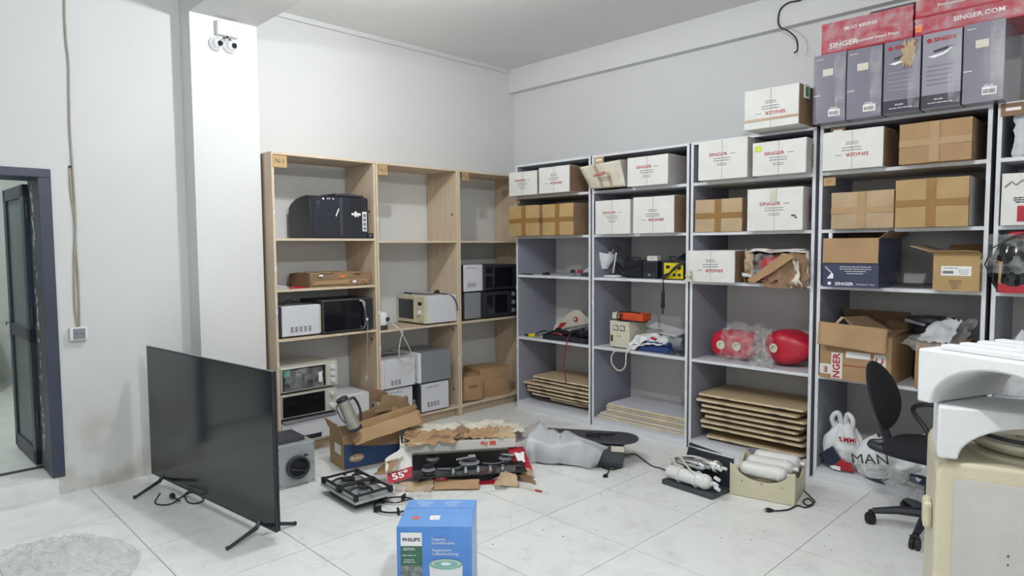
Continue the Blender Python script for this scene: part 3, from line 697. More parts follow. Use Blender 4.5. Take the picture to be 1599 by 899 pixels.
box('paper_tape', 'white_card', t, -w_*.5, -w_*.33, -.003, -.001, .03, .095); text('lettering', 'E', .05, 'ink_red', t, (-w_*.41, -.0035, .06), bold=.03, spin=R_(180))
box('paper_tape', 'white_card', t, w_*.27, w_*.43, -.003, -.001, .01, .19); text('lettering', 'NC', .062, 'ink_red', t, (w_*.35, -.0035, .12), spin=R_(90), bold=.03)
box('paper_tape', 'sticker_white', t, -w_*.12, w_*.22, -.003, -.001, .15, .19)
box('red_line', 'ink_red', t, -w_*.17, w_*.27, -.002, -.001, .095, .1)
# plastic-wrapped kraft carton right of it
yl = U(1430, 530, 'x', 4.6).y; yr = U(1500, 530, 'x', 4.6).y; w_ = yl-yr
t = carton('kraft carton under crumpled clear plastic on the fourth shelf, above the foam blocks', (4.60, (yl+yr)/2, ZD+.001), R_(-90), w_, .38, .285, 'kraft', 'plain')
t = thing('plastic_sheet', 'crumpled milky plastic draped over the kraft carton on the fourth shelf', 'plastic sheet', (4.58, (yl+yr)/2, ZD+.29), R_(-90))
ragged('sheet', 'bag_film', t, (-w_*.8, -.04, -.03), (w_*.6, -.05, -.01), (w_*.7, .25, .14), (-w_*.3, .25, .08), amp=.03, rag=.08, seed=9, thick=0, sc=9, n=26)
ragged('sheet_fold', 'milky_film', t, (-w_*.45, -.03, .005), (w_*.3, -.03, .01), (w_*.4, .1, .15), (-w_*.2, .1, .10), amp=.02, rag=.08, seed=19, thick=0, sc=8, n=20)
t = thing('black_appliance', 'black rounded appliance standing behind the plastic sheet on the fourth shelf', 'appliance', (4.93, U(1455, 470, 'x', 4.93).y, ZD+.001), R_(-90))
MB().lathe([(.09, 0), (.10, .02), (.09, .30), (.12, .36), (.14, .39), (.13, .41), (.02, .42)], n=24).obj('body', 'black_plastic', t, smooth=True)
MB().cyl((-.12, -.10, .39), (0.0, -.13, .37), .012, 8).obj('handle', 'grey_metal', t)

# unit five (right edge) --------------------------------------------------
yc = .60
t = thing('wrapped_appliance', 'appliance wrapped in pale plastic on the top shelf at the right edge of the photo', 'appliance', (4.66, .54, ZA+.001), R_(-90))
box('body', 'white_plastic', t, -.15, .2, 0, .35, 0, .22, bevel=.02, seg=3)
ragged('wrapping_film', 'milky_film', t, (-.17, -.02, 0), (.22, -.02, 0), (.2, -.015, .235), (-.16, -.015, .235), amp=.012, rag=.05, seed=4, thick=0, sc=9)
yl = U(1562, 300, 'x', 4.56).y
t = carton('white printed carton with a red panel on the second shelf at the right edge', (4.56, yl-.2, ZB+.001), R_(-90), .39, .42, .285, 'white_card', 'plain')
box('red_panel', 'ink_red', t, -.12, .15, -.006, -.004, .02, .105); lines('print', 'ink_black', t, -.11, -.005, .15, .06, 3, gap=.012, th=.006)
MB().tube([(-.18, -.005, .21), (-.15, -.005, .24), (-.13, -.005, .22), (-.1, -.005, .245), (-.05, -.005, .235)], .003, 6).obj('drawn_picture', 'ink_grey', t); box('print_block', 'ink_grey', t, -.09, -.03, -.006, -.004, .205, .225)
text('lettering', 'Deluxe', .03, 'ink_white', t, (.0, -.0065, .07))
t = open_carton('kraft carton with a crimson base on the third shelf at the right edge', (4.55, U(1556, 420, 'x', 4.55).y-.2, ZCc+.001), R_(-90), .38, .40, .175, 'kraft', flaps=[('left', 85, .05, 'kraft')])
box('base_print', 'red_carton', t, -.191, .191, -.003, 0, .0, .05)
t = thing('wrapped_kettle', 'dark glossy appliance in clear film inside the kraft carton at the right edge', 'appliance', (4.66, U(1580, 380, 'x', 4.66).y-.03, ZCc+.01), R_(-90))
MB().lathe([(.1, 0), (.125, .05), (.12, .2), (.09, .28), (.03, .31)], n=22).obj('body', 'dark_glass', t, smooth=True)
MB().lathe([(.03, .30), (.045, .31), (.045, .33), (.02, .335)], n=16).obj('lid', 'red_leather', t, smooth=True)
ragged('wrapping_film', 'clear_film', t, (-.15, -.13, .1), (.15, -.13, .1), (.12, -.08, .30), (-.12, -.08, .32), amp=.025, rag=.06, seed=14, thick=0, sc=10)
MB().tube([(-.1, -.13, .08), (-.13, -.13, .15), (-.1, -.12, .24), (0, -.1, .31), (.1, -.1, .33)], .004, 6).obj('cord', 'cable_black', t, smooth=True)

# plastic bags ------------------------------------------------------------
def bag(label, loc, rz, rx_, ry_, h, m, seed=1, handles=True, group=None, lean=0, name='plastic_bag', cat='bag'):
    t = thing(name, label, cat, loc, rz, group)
    def fn(u, v):
        a = 2*math.pi*u; z = v*h
        r = (.55+.45*math.sin(min(1, v*1.35+.22)*math.pi*.5+.0))*(1-max(0, v-.45)**1.3*1.55)
        r *= 1+.13*nz((math.cos(a)*1.6, math.sin(a)*1.6, v*2.2), 1, seed)+.05*math.sin(a*7+v*5+seed)+.13*abs(nz((math.cos(a)*3.5, math.sin(a)*3.5, v*5), 1, seed+3))+.04*nz((math.cos(a)*9, math.sin(a)*9, v*12), 1, seed+5)
        zz = z+.035*nz((math.cos(a)*2, math.sin(a)*2, v*2), 1, seed+9)*v
        return Vector((rx_*r*math.cos(a)+lean*v*h, ry_*r*math.sin(a), max(0.001, zz)))
    MB().grid(fn, 84, 40).obj('bag_body', m, t, smooth='full')
    if handles:
        for s in (-1, 1):
            p = spline([(s*rx_*.35+lean*h*.8, -.01, h*.8), (s*rx_*.5+lean*h, -.03, h*1.08), (s*rx_*.22+lean*h, -.02, h*1.2), (s*rx_*.08+lean*h, 0, h*.9)])
            MB().tube(p, [.018]*len(p), 6).obj('handle', m, t, smooth='full')
    return t
def decal(name, m, parent, pts, y, th=.002): return MB().prism([(a, y, b) for a, b in pts], (0, th, 0)).obj(name, m, parent)
c = U(1316, 700, 'x', 4.73)
t = bag('white carrier bag with navy and red corners, handles up, on the bottom shelf', (4.74, c.y, ZP+.001), R_(-90), .135, .11, .31, 'bag_white', 3)
ragged('navy_patch', 'navy_cloth', t, (-.125, -.085, .08), (-.04, -.128, .02), (.03, -.125, .09), (-.03, -.115, .165), amp=.003, rag=.02, seed=3)
ragged('red_patch', 'ink_red', t, (-.03, -.13, .015), (.11, -.11, .01), (.09, -.115, .07), (.03, -.128, .09), amp=.003, rag=.03, seed=4)
ragged('white_flash', 'ink_white', t, (-.02, -.136, .015), (.03, -.134, .012), (.03, -.134, .04), (-.04, -.136, .035), amp=.002, rag=.03, seed=5)
text('lettering', 'S.MMI', .045, 'ink_red', t, (.06, -.105, .22), spin=R_(4), bold=.03)
c = U(1375, 715, 'x', 4.70)
t = bag('white carrier bag lettered in black, leaning over the front edge of the bottom shelf', (4.72, c.y-.03, ZP+.001), R_(-90), .21, .15, .27, 'bag_white', 8, handles=False)
text('lettering', 'MAN', .09, 'ink_black', t, (-.05, -.166, .145), spin=R_(10), bold=0, sx=1.15); text('lettering', 'since 1998', .028, 'ink_grey', t, (-.01, -.164, .085), spin=R_(10))
decal('black_flash', 'ink_black', t, [(-.09, .02), (.0, .03), (.07, .05), (.03, .015), (.05, .0), (-.02, .005)], -.162)
c = U(1432, 690, 'x', 4.75)
bag('pale crumpled plastic bag behind the chair backrest on the bottom shelf', (4.86, c.y-.03, ZP+.001), R_(-90), .20, .16, .28, 'bag_white', 12, handles=False, lean=.15)
t = thing('plastic_film', 'thin clear bag hanging over the plinth below the swivel chair', 'plastic sheet', (4.56, U(1408, 745, 'x', 4.57).y, .0), R_(-90))
ragged('sheet', 'bag_film', t, (-.10, -.02, .10), (.16, -.02, .10), (.08, -.05, .20), (-.06, -.05, .22), amp=.02, rag=.05, seed=23, thick=0, sc=9)
ragged('sheet', 'bag_film', t, (-.02, -.04, .0), (.04, -.04, .0), (.14, -.025, .12), (-.10, -.025, .12), amp=.015, rag=.05, seed=24, thick=0, sc=9)
c = U(1438, 745, 'x', 4.66)
t = bag('small white bag with a dark hole behind the chair column on the bottom shelf', (4.70, c.y, ZP+.001), R_(-90), .11, .08, .13, 'bag_white', 17, handles=False)
ragged('dark_patch', 'navy_cloth', t, (-.06, -.09, .04), (.05, -.09, .03), (.04, -.08, .09), (-.05, -.08, .09), amp=.005, rag=.04, seed=5)
bag('grey plastic bag on the fourth shelf at the right edge, above the foam block', (4.82, U(1590, 500, 'x', 4.8).y, ZD+.001), R_(-90), .15, .13, .36, 'bag_white', 31, handles=False, lean=.15)

# red cushions ------------------------------------------------------------
def red_seat(label, loc, rz, L_, r, badge, taper, pw=.28):
    t = thing('red_cushion', label, 'cushion', loc, rz)
    def fn(u, v):
        a = 2*math.pi*u
        k = (abs(math.sin(math.pi*min(.985, max(.015, v))))**pw)
        rr = r*k*(1-taper*max(0, v-.35)**2*(1.2 if v > .35 else 0))
        rr *= 1/(abs(math.cos(a))**3.2+abs(math.sin(a))**3.2)**(1/3.2)
        return Vector(((v-.5)*L_, rr*math.cos(a)*1.05, r*.98+rr*math.sin(a)*.95+0))
    MB().grid(fn, 36, 22).obj('pad', 'red_leather', t, smooth='full')
    for i, bx in enumerate(badge):
        o = MB().lathe([(.034, 0), (.034, .002), (.02, .0025)], n=22).obj('round_badge', 'cream_pale', t)
        o.matrix_local = Matrix.Translation((bx, -r*1.05-.003, r*.98)) @ Matrix.Rotation(R_(90), 4, 'X')
        q = MB().tube([(.014*math.cos(k), .014*math.sin(k), .004) for k in [j*.6 for j in range(1, 8)]], .0022, 5).obj('badge_mark', 'green_sticker', o)
    return t
c1 = U(1143, 545, 'x', 4.80); c2 = U(1228, 545, 'x', 4.78)
red_seat('red padded cushion wrapped in clear plastic on the fourth shelf, with two round badges', (4.84, c1.y-.02, ZD+.002), R_(-90), .34, .118, (-.07, .06), .1, .13)
red_seat('bare red padded cushion with one round badge, right end of the fourth shelf', (4.84, c2.y-.02, ZD+.002), R_(-104), .35, .138, (-.05,), 1.1, .2)
t = thing('plastic_sheet', 'crumpled clear plastic bunched between the two red cushions', 'plastic sheet', (4.70, U(1180, 550, 'x', 4.7).y, ZD+.003), R_(-90))
ragged('sheet', 'clear_film', t, (-.03, -.05, .0), (.17, -.08, .0), (.12, -.02, .27), (.0, -.0, .26), amp=.03, rag=.1, seed=3, thick=0, sc=12, n=26)
ragged('sheet', 'clear_film', t, (-.28, .0, .01), (.05, -.03, .0), (.06, .0, .25), (-.27, .0, .25), amp=.008, rag=.03, seed=6, thick=0, sc=12, n=22)
ragged('sheet', 'bag_film', t, (.0, -.05, .0), (.18, -.06, .0), (.10, .0, .13), (.03, .0, .17), amp=.03, rag=.1, seed=7, thick=0, sc=14, n=22)
ragged('sheet', 'clear_film', t, (-.34, .02, .0), (-.2, -.01, .0), (-.22, .03, .06), (-.30, .05, .07), amp=.02, rag=.1, seed=8, thick=0, sc=14, n=12)

# boards on the bottom shelves -------------------------------------------
def board(x0, yl, yr, d, z, th, ch, m, me, label, group, tilt=0, name='wooden_board', metal=True):
    w_ = yl-yr
    t = thing(name, label, 'board', (x0, (yl+yr)/2, z), R_(-90)+tilt, group)
    c = ch
    poly = [(-w_/2+c*.3, 0), (w_/2-c*.3, 0), (w_/2, c*.5), (w_/2, d-c), (w_/2-c, d), (-w_/2+c, d), (-w_/2, d-c), (-w_/2, c*.5)]
    MB().prism([(a, b, 0) for a, b in poly], (0, 0, th)).obj('board', m, t, bevel=.002)
    if me: box('lipping', me, t, -w_/2+c*.3+.002, w_/2-c*.3-.002, -.0016, 0, .001, th-.001)
    if metal:
        for q0 in (-.3, .22): MB().tube(spline([(w_*q0, .01, -.004), (w_*(q0+.08), -.008, .003), (w_*(q0+.16), .01, -.004)]), .003, 6).obj('wire_bracket', 'dark_metal', t, smooth=True)
    return t
OR = ['topmost', 'second', 'third', 'fourth', 'fifth', 'sixth', 'seventh', 'eighth']
def nth(k, n): i = n-1-k; return 'topmost' if i == 0 else ('lowest' if k == 0 else OR[i]+' from the top')
g1 = 'boards stacked on the bottom shelf in the corner'
zz = ZP+.03
for k, (px, dx, tl) in enumerate([(850, .10, 0), (827, .06, 2), (820, .04, -1), (822, .03, 1), (816, .02, 0), (827, .05, -2), (829, .045, 1)]):
    yl = min(4.585, U(px, 600, 'x', 4.66).y); 
    board(4.63+dx, yl, 3.72, .44, zz, .016, .05, 'ply', 'ply_edge', 'tan wooden board, %s, in the bottom shelf stack of the corner unit' % nth(k, 7), g1, tilt=R_(tl*.5))
    zz += .034 if k != 2 else .04
g2 = 'white-faced boards stacked in the second unit'
zz = ZP+.001
for k, (px, dx) in enumerate([(931, 0.01), (936, .03), (942, .06), (944, .05), (942, .07), (945, .06)]):
    yl = min(3.64, U(px, 635, 'x', 4.66).y)
    board(4.63+dx, yl, 2.75, .44, zz, .018, .01, 'light_board', 'ply_edge', 'white-faced board, %s, in the low stack in the second unit' % nth(k, 6), g2, metal=False)
    zz += .0215
g3 = 'wooden boards stacked under the red cushions'
zz = ZP+.02
for k, (px, px2, dx, tl) in enumerate([(1100, 1254, .06, 2), (1092, 1256, .05, 0), (1092, 1252, .04, 1), (1098, 1246, .045, -1), (1093, 1255, .03, 0), (1094, 1259, .035, 1), (1084, 1248, .02, -1), (1089, 1257, .04, 0)]):
    yl = min(2.67, U(px, 640, 'x', 4.66).y); yr = max(1.80, U(px2, 640, 'x', 4.66).y)
    board(4.62+dx, yl, yr, .46, zz, .017, .04, 'ply', 'ply_edge', 'pale brown wooden board, %s, in the stack under the red cushions' % nth(k, 8), g3, tilt=R_(tl*.4))
    zz += .042 if k else .075

# ================================================================== ELECTRONICS ON THE GREY SHELVES
t = thing('desk_lamp', 'white desk lamp with its head bent down, second unit, third shelf', 'lamp', (4.78, U(957, 433, 'x', 4.78).y, ZCc+.001), R_(-90))
MB().lathe([(.075, 0), (.078, .006), (.07, .016), (.02, .022)], n=26, sx=1.1).obj('base', 'white_plastic', t, smooth=True)
MB().lathe([(.035, .02), (.03, .03), (.012, .035)], n=16).obj('base_collar', 'black_plastic', t, smooth=True)
MB().cyl((0, 0, .03), (.035, .01, .235), .0065, 10).obj('arm', 'white_plastic', t, smooth=True)
MB().cyl((.025, 0, .225), (.05, .02, .265), .016, 12).cyl((.04, .02, .26), (-.0, .0, .205), .008, 8).obj('joint', 'black_plastic', t, smooth=True)
o = MB().lathe([(.025, .075), (.035, .07), (.05, .03), (.072, -.02), (.078, -.07), (.072, -.072), (.045, .03), (.02, .06)], n=24).obj('lamp_head', 'white_plastic', t, smooth=True)
o.matrix_local = Matrix.Translation((-.065, -.02, .145)) @ Matrix.Rotation(R_(12), 4, 'Y') @ Matrix.Rotation(R_(180), 4, 'X')
MB().cyl((-.03, -.01, .185), (.012, .005, .245), .008, 8).obj('neck', 'chrome', t, smooth=True)

t = thing('black_bag', 'black padded equipment case with a strap on the third shelf beside the lamp', 'case', (4.72, U(987, 415, 'x', 4.72).y, ZCc+.001), R_(-90))
MB().box(-.10, .09, 0, .28, 0, .15).obj('case_body', 'fabric_black', t, bevel=.025, seg=3)
MB().tube(spline([(-.08, .02, .14), (-.05, .0, .185), (.0, .0, .17), (.06, .01, .175), (.085, .02, .14)]), .007, 8).tube(spline([(-.09, -.003, .10), (-.03, -.008, .085), (.05, -.006, .11)]), .005, 6).obj('strap', 'black_matte', t, smooth=True)
t = thing('angled_stand', 'dark angled stand propped behind the lamp foot', 'stand', (4.86, U(967, 420, 'x', 4.86).y, ZCc+.001), R_(-90))
MB().prism([(-.06, 0, .12), (-.045, 0, .13), (.06, 0, .015), (.06, 0, 0), (.04, 0, 0)], (0, .05, 0)).prism([(.0, 0, .13), (.06, 0, .14), (.06, 0, .11), (.02, 0, .11)], (0, .05, 0)).obj('leg', 'purple_dark', t, bevel=.003)
t = thing('black_speaker', 'small black boxy device with a knob between the padded case and the yellow station', 'device', (4.74, U(1015, 415, 'x', 4.74).y, ZCc+.001), R_(-90))
box('body', 'black_plastic', t, -.075, .07, 0, .2, 0, .145, bevel=.006); box('grille', 'black_matte', t, -.06, .055, -.003, 0, .05, .125); MB().cyl((0, -.012, .03), (0, 0, .03), .012, 12).cyl((.04, -.006, .03), (.04, 0, .03), .004, 8).obj('knob', 'grey_metal', t)
t = thing('white_adapter', 'little white adapter box with red print on top of the black device', 'device', (4.76, U(1019, 402, 'x', 4.76).y, ZCc+.1475), R_(-90))
box('body', 'white_card', t, -.055, .045, 0, .06, 0, .042, bevel=.003); text('lettering', 'INPUT', .015, 'ink_red', t, (0, -.0008, .022))
t = thing('soldering_station', 'black soldering station with a yellow front panel and a hanging iron', 'soldering station', (4.66, U(1052, 418, 'x', 4.66).y, ZCc+.001), R_(-90))
box('housing', 'black_plastic', t, -.115, .09, .004, .26, 0, .155, bevel=.004)
fp = box('front_panel', 'yellow_paint', t, -.09, .085, -.001, .004, .008, .135, bevel=.002)
for x, z in ((.01, .09), (.055, .095), (.01, .04), (.055, .04)): MB().cyl((x, -.014, z), (x, -.001, z), .012, 14).obj('knob', 'black_plastic', fp)
box('display', 'black_matte', fp, -.07, -.035, -.003, -.001, .09, .115); MB().cyl((-.05, -.012, .035), (-.05, -.001, .035), .014, 14).obj('socket', 'grey_metal', fp)
MB().tube(spline([(.10, .05, .15), (.06, .0, .165), (-.02, -.01, .19), (-.03, -.005, .15)]), .006, 8).tube(spline([(.12, .02, .15), (.05, -.02, .12), (-.02, -.035, .05), (-.065, -.04, .005), (-.066, -.045, -.08)]), .008, 8).tube(spline([(.10, .0, .14), (.04, -.03, .10), (-.01, -.03, .06), (-.06, -.03, .04), (-.075, -.035, .02), (-.06, -.04, -.03)]), .006, 8).obj('hose', 'cable_black', t, smooth=True)
MB().cone((-.066, -.045, -.07), (-.068, -.045, -.10), .007, .014, 12).cone((-.068, -.045, -.10), (-.07, -.045, -.20), .014, .015, 12).cone((-.07, -.045, -.20), (-.07, -.045, -.225), .018, .018, 12).obj('iron_grip', 'black_matte', t, smooth=True)
MB().cone((-.07, -.045, -.225), (-.071, -.045, -.275), .011, .009, 12).obj('nozzle', 'dark_metal', t, smooth=True)
t = thing('tool_case', 'dark sloping tool case behind the yellow station', 'case', (4.95, U(1068, 392, 'x', 4.9).y+.0, ZCc+.001), R_(-90))
MB().prism([(-.10, 0, 0), (.08, 0, 0), (.08, 0, .25), (.03, 0, .24), (-.10, 0, .17)], (0, .12, 0)).obj('case_body', 'navy_cloth', t, bevel=.008)

# small parts, corner unit third shelf
def small(nm, lab, cat, m, x, px, z, dims, group=None, extra=None):
    t = thing(nm, lab, cat, (x, U(px, 430, 'x', x).y, z), R_(-90), group)
    box('body', m, t, -dims[0]/2, dims[0]/2, 0, dims[1], 0, dims[2], bevel=min(dims)*.15)
    if extra: extra(t)
    return t
def knobcap(m):
    return lambda t: MB().cyl((0, .03, t.children[0].dimensions.z if 0 else .028), (0, .03, .058), .022, 14).obj('cap', m, t)
gp = 'small electrical parts on the third shelf of the corner unit'
small('dark_strip', 'thin dark strip lying on the third shelf at the left end of the corner unit', 'strip', 'cable_black', 4.66, 820, ZCc+.001, (.16, .03, .008))
small('crumpled_clip', 'small dark clip in the middle of the third shelf, corner unit', 'clip', 'black_plastic', 4.72, 850, ZCc+.001, (.06, .05, .018), extra=lambda t: MB().tube(spline([(.0, 0, .015), (.03, .0, .025), (.07, .01, .012)]), .004, 6).obj('wire', 'cable_black', t))
small('switch_block', 'small grey switch with a navy cap on the third shelf', 'switch', 'grey_metal', 4.68, 891, ZCc+.001, (.075, .06, .028), extra=knobcap('navy_cloth'))
small('switch_block', 'small grey switch with a red cap on the third shelf', 'switch', 'grey_metal', 4.68, 902, ZCc+.001, (.065, .06, .028), extra=knobcap('red_carton'))
small('terminal_block', 'low dark grey block at the right end of the third shelf, corner unit', 'part', 'dark_metal', 4.69, 914, ZCc+.001, (.075, .06, .035))
t = thing('plastic_scrap', 'curled piece of clear plastic behind the red-capped switch', 'plastic scrap', (4.80, U(917, 420, 'x', 4.8).y, ZCc+.002), R_(-90))
ragged('sheet', 'milky_film', t, (-.08, 0, 0), (.06, 0, 0), (.06, .06, .12), (-.02, .05, .10), amp=.02, rag=.1, seed=3, thick=.001, sc=12)

# fourth shelf corner unit: black tool tray and wires
x = 4.66
t = thing('tool_tray', 'long black tray full of tools and wires on the fourth shelf of the corner unit', 'tray', (4.64, U(883, 530, 'x', 4.66).y, ZD+.001), R_(-90))
b = MB().box(-.27, .27, 0, .25, 0, .008).box(-.27, .27, 0, .006, .008, .05).box(-.27, .27, .244, .25, .008, .05).box(-.27, -.264, 0, .25, .008, .05).box(.264, .27, 0, .25, .008, .05)
b.obj('tray_body', 'black_plastic', t, bevel=.002)
rr = random.Random(4)
for k in range(9):
    a = rr.uniform(-.6, .6); c = (-.21+.05*k, rr.uniform(.06, .2), .05+rr.uniform(0, .03))
    MB().cbox(c, (rr.uniform(.03, .07), .05, rr.uniform(.03, .07)), Matrix.Rotation(a, 3, 'Y')).obj('tool', rr.choice(['black_plastic', 'dark_metal', 'black_matte', 'red_carton' if k > 7 else 'black_plastic']), t, bevel=.003)
MB().tube(spline([(-.2, .05, .05), (-.14, .02, .07), (-.05, .04, .06), (.04, .03, .075)]), .006, 6).tube(spline([(-.22, .06, .06), (-.3, .05, .04), (-.36, .02, .02)]), .005, 6).obj('wire', 'cable_black', t, smooth=True)
MB().tube(spline([(-.16, .02, .05), (-.1, .0, .07), (-.04, .02, .055)]), .009, 6).obj('red_wire', 'cable_red', t, smooth=True)
t = thing('tape_measure', 'yellow and black hand tool at the left end of the fourth shelf, corner unit', 'tool', (4.66, U(829, 525, 'x', 4.66).y, ZD+.001), R_(-90))
MB().box(-.04, .04, 0, .05, 0, .03).obj('body', 'yellow_paint', t, bevel=.006); MB().box(-.1, -.04, .01, .04, .003, .02).obj('tip', 'black_plastic', t, bevel=.004)
MB().tube(spline([(.04, .02, .02), (.09, .03, .05), (.15, .04, .07), (.2, .05, .05)]), .007, 6).obj('cord', 'cable_black', t, smooth=True)
t = thing('appliance_panel', 'pale triangular plastic panel with a red button behind the tool tray', 'panel', (4.92, U(885, 500, 'x', 4.9).y-.03, ZD+.06), R_(-90))
MB().prism([(-.24, 0, -.03), (-.2, 0, .05), (.02, 0, .20), (.10, 0, .21), (.28, 0, .10), (.28, 0, .08), (.0, 0, .01)], (0, .02, 0)).obj('panel', 'old_card', t, bevel=.004)
MB().prism([(-.245, -.004, -.035), (.27, -.004, .085), (.27, -.004, .10), (-.23, -.004, -.01)], (0, .004, 0)).obj('rail', 'grey_metal', t)
MB().prism([(-.18, -.006, .0), (-.12, -.006, .07), (-.04, -.006, .08), (-.10, -.006, .03)], (0, .005, 0)).obj('red_lens', 'red_leather', t)
MB().cyl((.07, -.012, .12), (.07, 0, .12), .025, 14).obj('button', 'ink_red', t); MB().cyl((.07, -.015, .12), (.07, -.012, .12), .012, 12).obj('button_cap', 'white_plastic', t)
plug_cord('red_tube', 'thin dark red tube hanging over the boards in the corner unit', [U(890, 520, 'x', 4.66)-Vector((0, 0, 0)), U(886, 530, 'x', 4.60), U(883, 545, 'x', 4.595), U(881, 570, 'x', 4.60), U(884, 598, 'x', 4.62)], m='cable_red', r=.0055)

# fourth shelf second unit: stabiliser, orange device, blue box
t = thing('voltage_stabiliser', 'cream voltage stabiliser with two small gauges under the orange device', 'stabiliser', (4.66, U(966, 525, 'x', 4.66).y, ZD+.009), R_(-94))
box('housing', 'cream_pale', t, -.10, .115, 0, .24, 0, .225, bevel=.004)
for x in (-.06, .015):
    g_ = box('gauge', 'black_plastic', t, x, x+.055, -.004, 0, .145, .19, bevel=.002); box('gauge_face', 'white_card', g_, x+.006, x+.049, -.005, -.004, .152, .184)
    MB().prism([(x+.012, -.006, .155), (x+.04, -.006, .18), (x+.042, -.006, .178), (x+.014, -.006, .153)], (0, .001, 0)).obj('needle', 'ink_black', g_)
text('lettering', 'POWER', .016, 'ink_black', t, (.0, -.001, .095)); box('switch', 'black_plastic', t, -.085, -.065, -.006, 0, .045, .10, bevel=.002)
for x, z in ((-.09, .2), (.105, .2), (-.09, .015), (.105, .015)): MB().cyl((x, -.002, z), (x, 0, z), .004, 8).obj('screw', 'dark_metal', t)
MB().cyl((-.07, .02, -.008), (-.07, .02, 0), .012, 8).cyl((.08, .02, -.008), (.08, .02, 0), .012, 8).cyl((.08, .2, -.008), (.08, .2, 0), .012, 8).cyl((-.07, .2, -.008), (-.07, .2, 0), .012, 8).obj('foot', 'black_plastic', t)
MB().tube(spline([(.13, .05, .03), (.14, -.01, .0), (.145, -.07, -.03), (.14, -.08, -.14), (.07, -.08, -.185), (.0, -.08, -.14), (-.01, -.08, -.07), (.03, -.07, -.02), (.1, -.06, -.015), (.17, -.05, -.012)]), .006, 8).obj('power_cord', 'cable_white', t, smooth=True)
t = thing('orange_device', 'orange device with black cord wound round it, on top of the cream stabiliser', 'device', (4.67, U(979, 493, 'x', 4.67).y, ZD+.236), R_(-90))
box('body', 'orange_paint', t, -.09, .16, .0, .13, .012, .075, bevel=.006); box('end_cap', 'cream_pale', t, -.165, -.092, .01, .11, .015, .07, bevel=.005)
MB().box(-.10, .14, .02, .11, 0, .011).obj('foot_rail', 'black_matte', t)
MB().tube(spline([(-.10, -.006, .02), (-.09, -.006, .075), (-.03, .0, .085), (.08, .01, .085), (.13, .0, .078)]), .005, 6).tube(spline([(-.09, -.006, .015), (-.05, -.012, .03), (-.07, -.01, .055), (-.035, -.01, .06)]), .005, 6).tube(spline([(-.095, -.004, .01), (.0, -.008, .005), (.1, -.006, .01)]), .005, 6).obj('wound_cord', 'cable_black', t, smooth=True)
t = thing('blue_case', 'dark blue plastic case on the fourth shelf right of the cream stabiliser', 'case', (4.66, U(1022, 545, 'x', 4.66).y, ZD+.001), R_(-90))
MB().box(-.16, .13, 0, .24, 0, .05).box(-.15, .12, .01, .23, .052, .085).obj('case_body', 'blue_cloth', t, bevel=.01, seg=3)
t = thing('white_cloth', 'crumpled white cloth with a red mark lying over the blue case', 'cloth', (4.66, U(1015, 530, 'x', 4.66).y, ZD+.09), R_(-90))
ragged('cloth', 'bag_white', t, (-.20, -.02, -.05), (.14, -.01, -.005), (.12, .14, .03), (-.16, .12, .05), amp=.014, rag=.04, seed=6, sc=12, n=26)
MB().cbox((.05, -.02, .03), (.05, .02, .02), Matrix.Rotation(.2, 3, 'Y')).obj('red_mark', 'ink_red', t, bevel=.004)
ragged('cloth', 'bag_white', t, (-.23, -.03, -.085), (-.13, -.03, -.085), (-.02, .0, .03), (-.14, .0, .045), amp=.015, rag=.05, seed=7, sc=12)
t = thing('white_tray', 'thin white panel leaning at the back of the fourth shelf, second unit', 'panel', (4.90, U(1032, 518, 'x', 4.95).y, ZD+.14), R_(-90))
MB().prism([(-.16, 0, .0), (.18, 0, -.03), (.18, .2, -.01), (-.14, .2, .05)], (0, 0, .012)).obj('panel', 'white_plastic', t, bevel=.002)
box('support', 'grey_metal', t, -.13, .16, .03, .18, -.136, -.04, bevel=.004)
t = thing('wrapped_roll', 'roll wrapped in clear plastic at the right end of the fourth shelf, second unit', 'roll', (4.78, U(1056, 525, 'x', 4.78).y, ZD+.075), R_(-90))
MB().cyl((-.12, 0, 0), (.07, 0, 0), .05, 18).obj('roll', 'frosted', t, smooth=True)
ragged('wrapping_film', 'clear_film', t, (-.12, -.05, -.06), (.075, -.05, -.06), (.075, -.04, .07), (-.1, -.04, .06), amp=.01, rag=.03, seed=7, thick=0, sc=14)
t = thing('black_scraps', 'dark tangle of parts at the right end of the fourth shelf below the wrapped roll', 'parts', (4.64, U(1060, 550, 'x', 4.64).y, ZD+.001), R_(-90))
for k in range(5): MB().cbox((-.08+.028*k, .03+.01*(k % 2), .016+.006*(k % 3)), (.04, .03, .022), Matrix.Rotation(k*.7, 3, 'Z')).obj('part', 'black_plastic' if k % 2 else 'dark_metal', t, bevel=.003)

# ================================================================== APPLIANCES ON THE BIRCH SHELVES
t = thing('coffee_machine', 'black coffee machine with a rounded left end on the birch shelf', 'coffee machine', (2.70, 4.80, ZW1+.001))
def q(px, py): p = U(px, py, 'y', 4.80); return (p.x-2.70, 0, max(0, p.z-ZW1-.001))
xl_, xr_ = q(484, 340)[0], q(575, 340)[0]; hf = q(500, 305.3)[2]; hb = U(451, 321, 'y', 5.16).z-ZW1
side = [(0, 0), (0, hf-.012), (.012, hf), (.06, hf+.004), (.14, hf-.002), (.24, (hf+hb)/2+.012), (.32, hb+.012), (.355, hb-.02), (.36, hb-.05), (.345, 0)]
MB().prism([(xl_, y_, z_) for y_, z_ in side], (xr_-xl_, 0, 0)).obj('body', 'black_plastic', t, bevel=.006, seg=3)
x3 = q(524.5, 306)[0]
MB().prism([(x3, .004, hf+.006), (x3, .004, hf+.026), (x3+.10, .004, hf+.028), (xr_-.05, .004, hf+.02), (xr_-.02, .004, hf+.004)], (0, .25, 0)).obj('lid', 'dark_metal', t, bevel=.006)
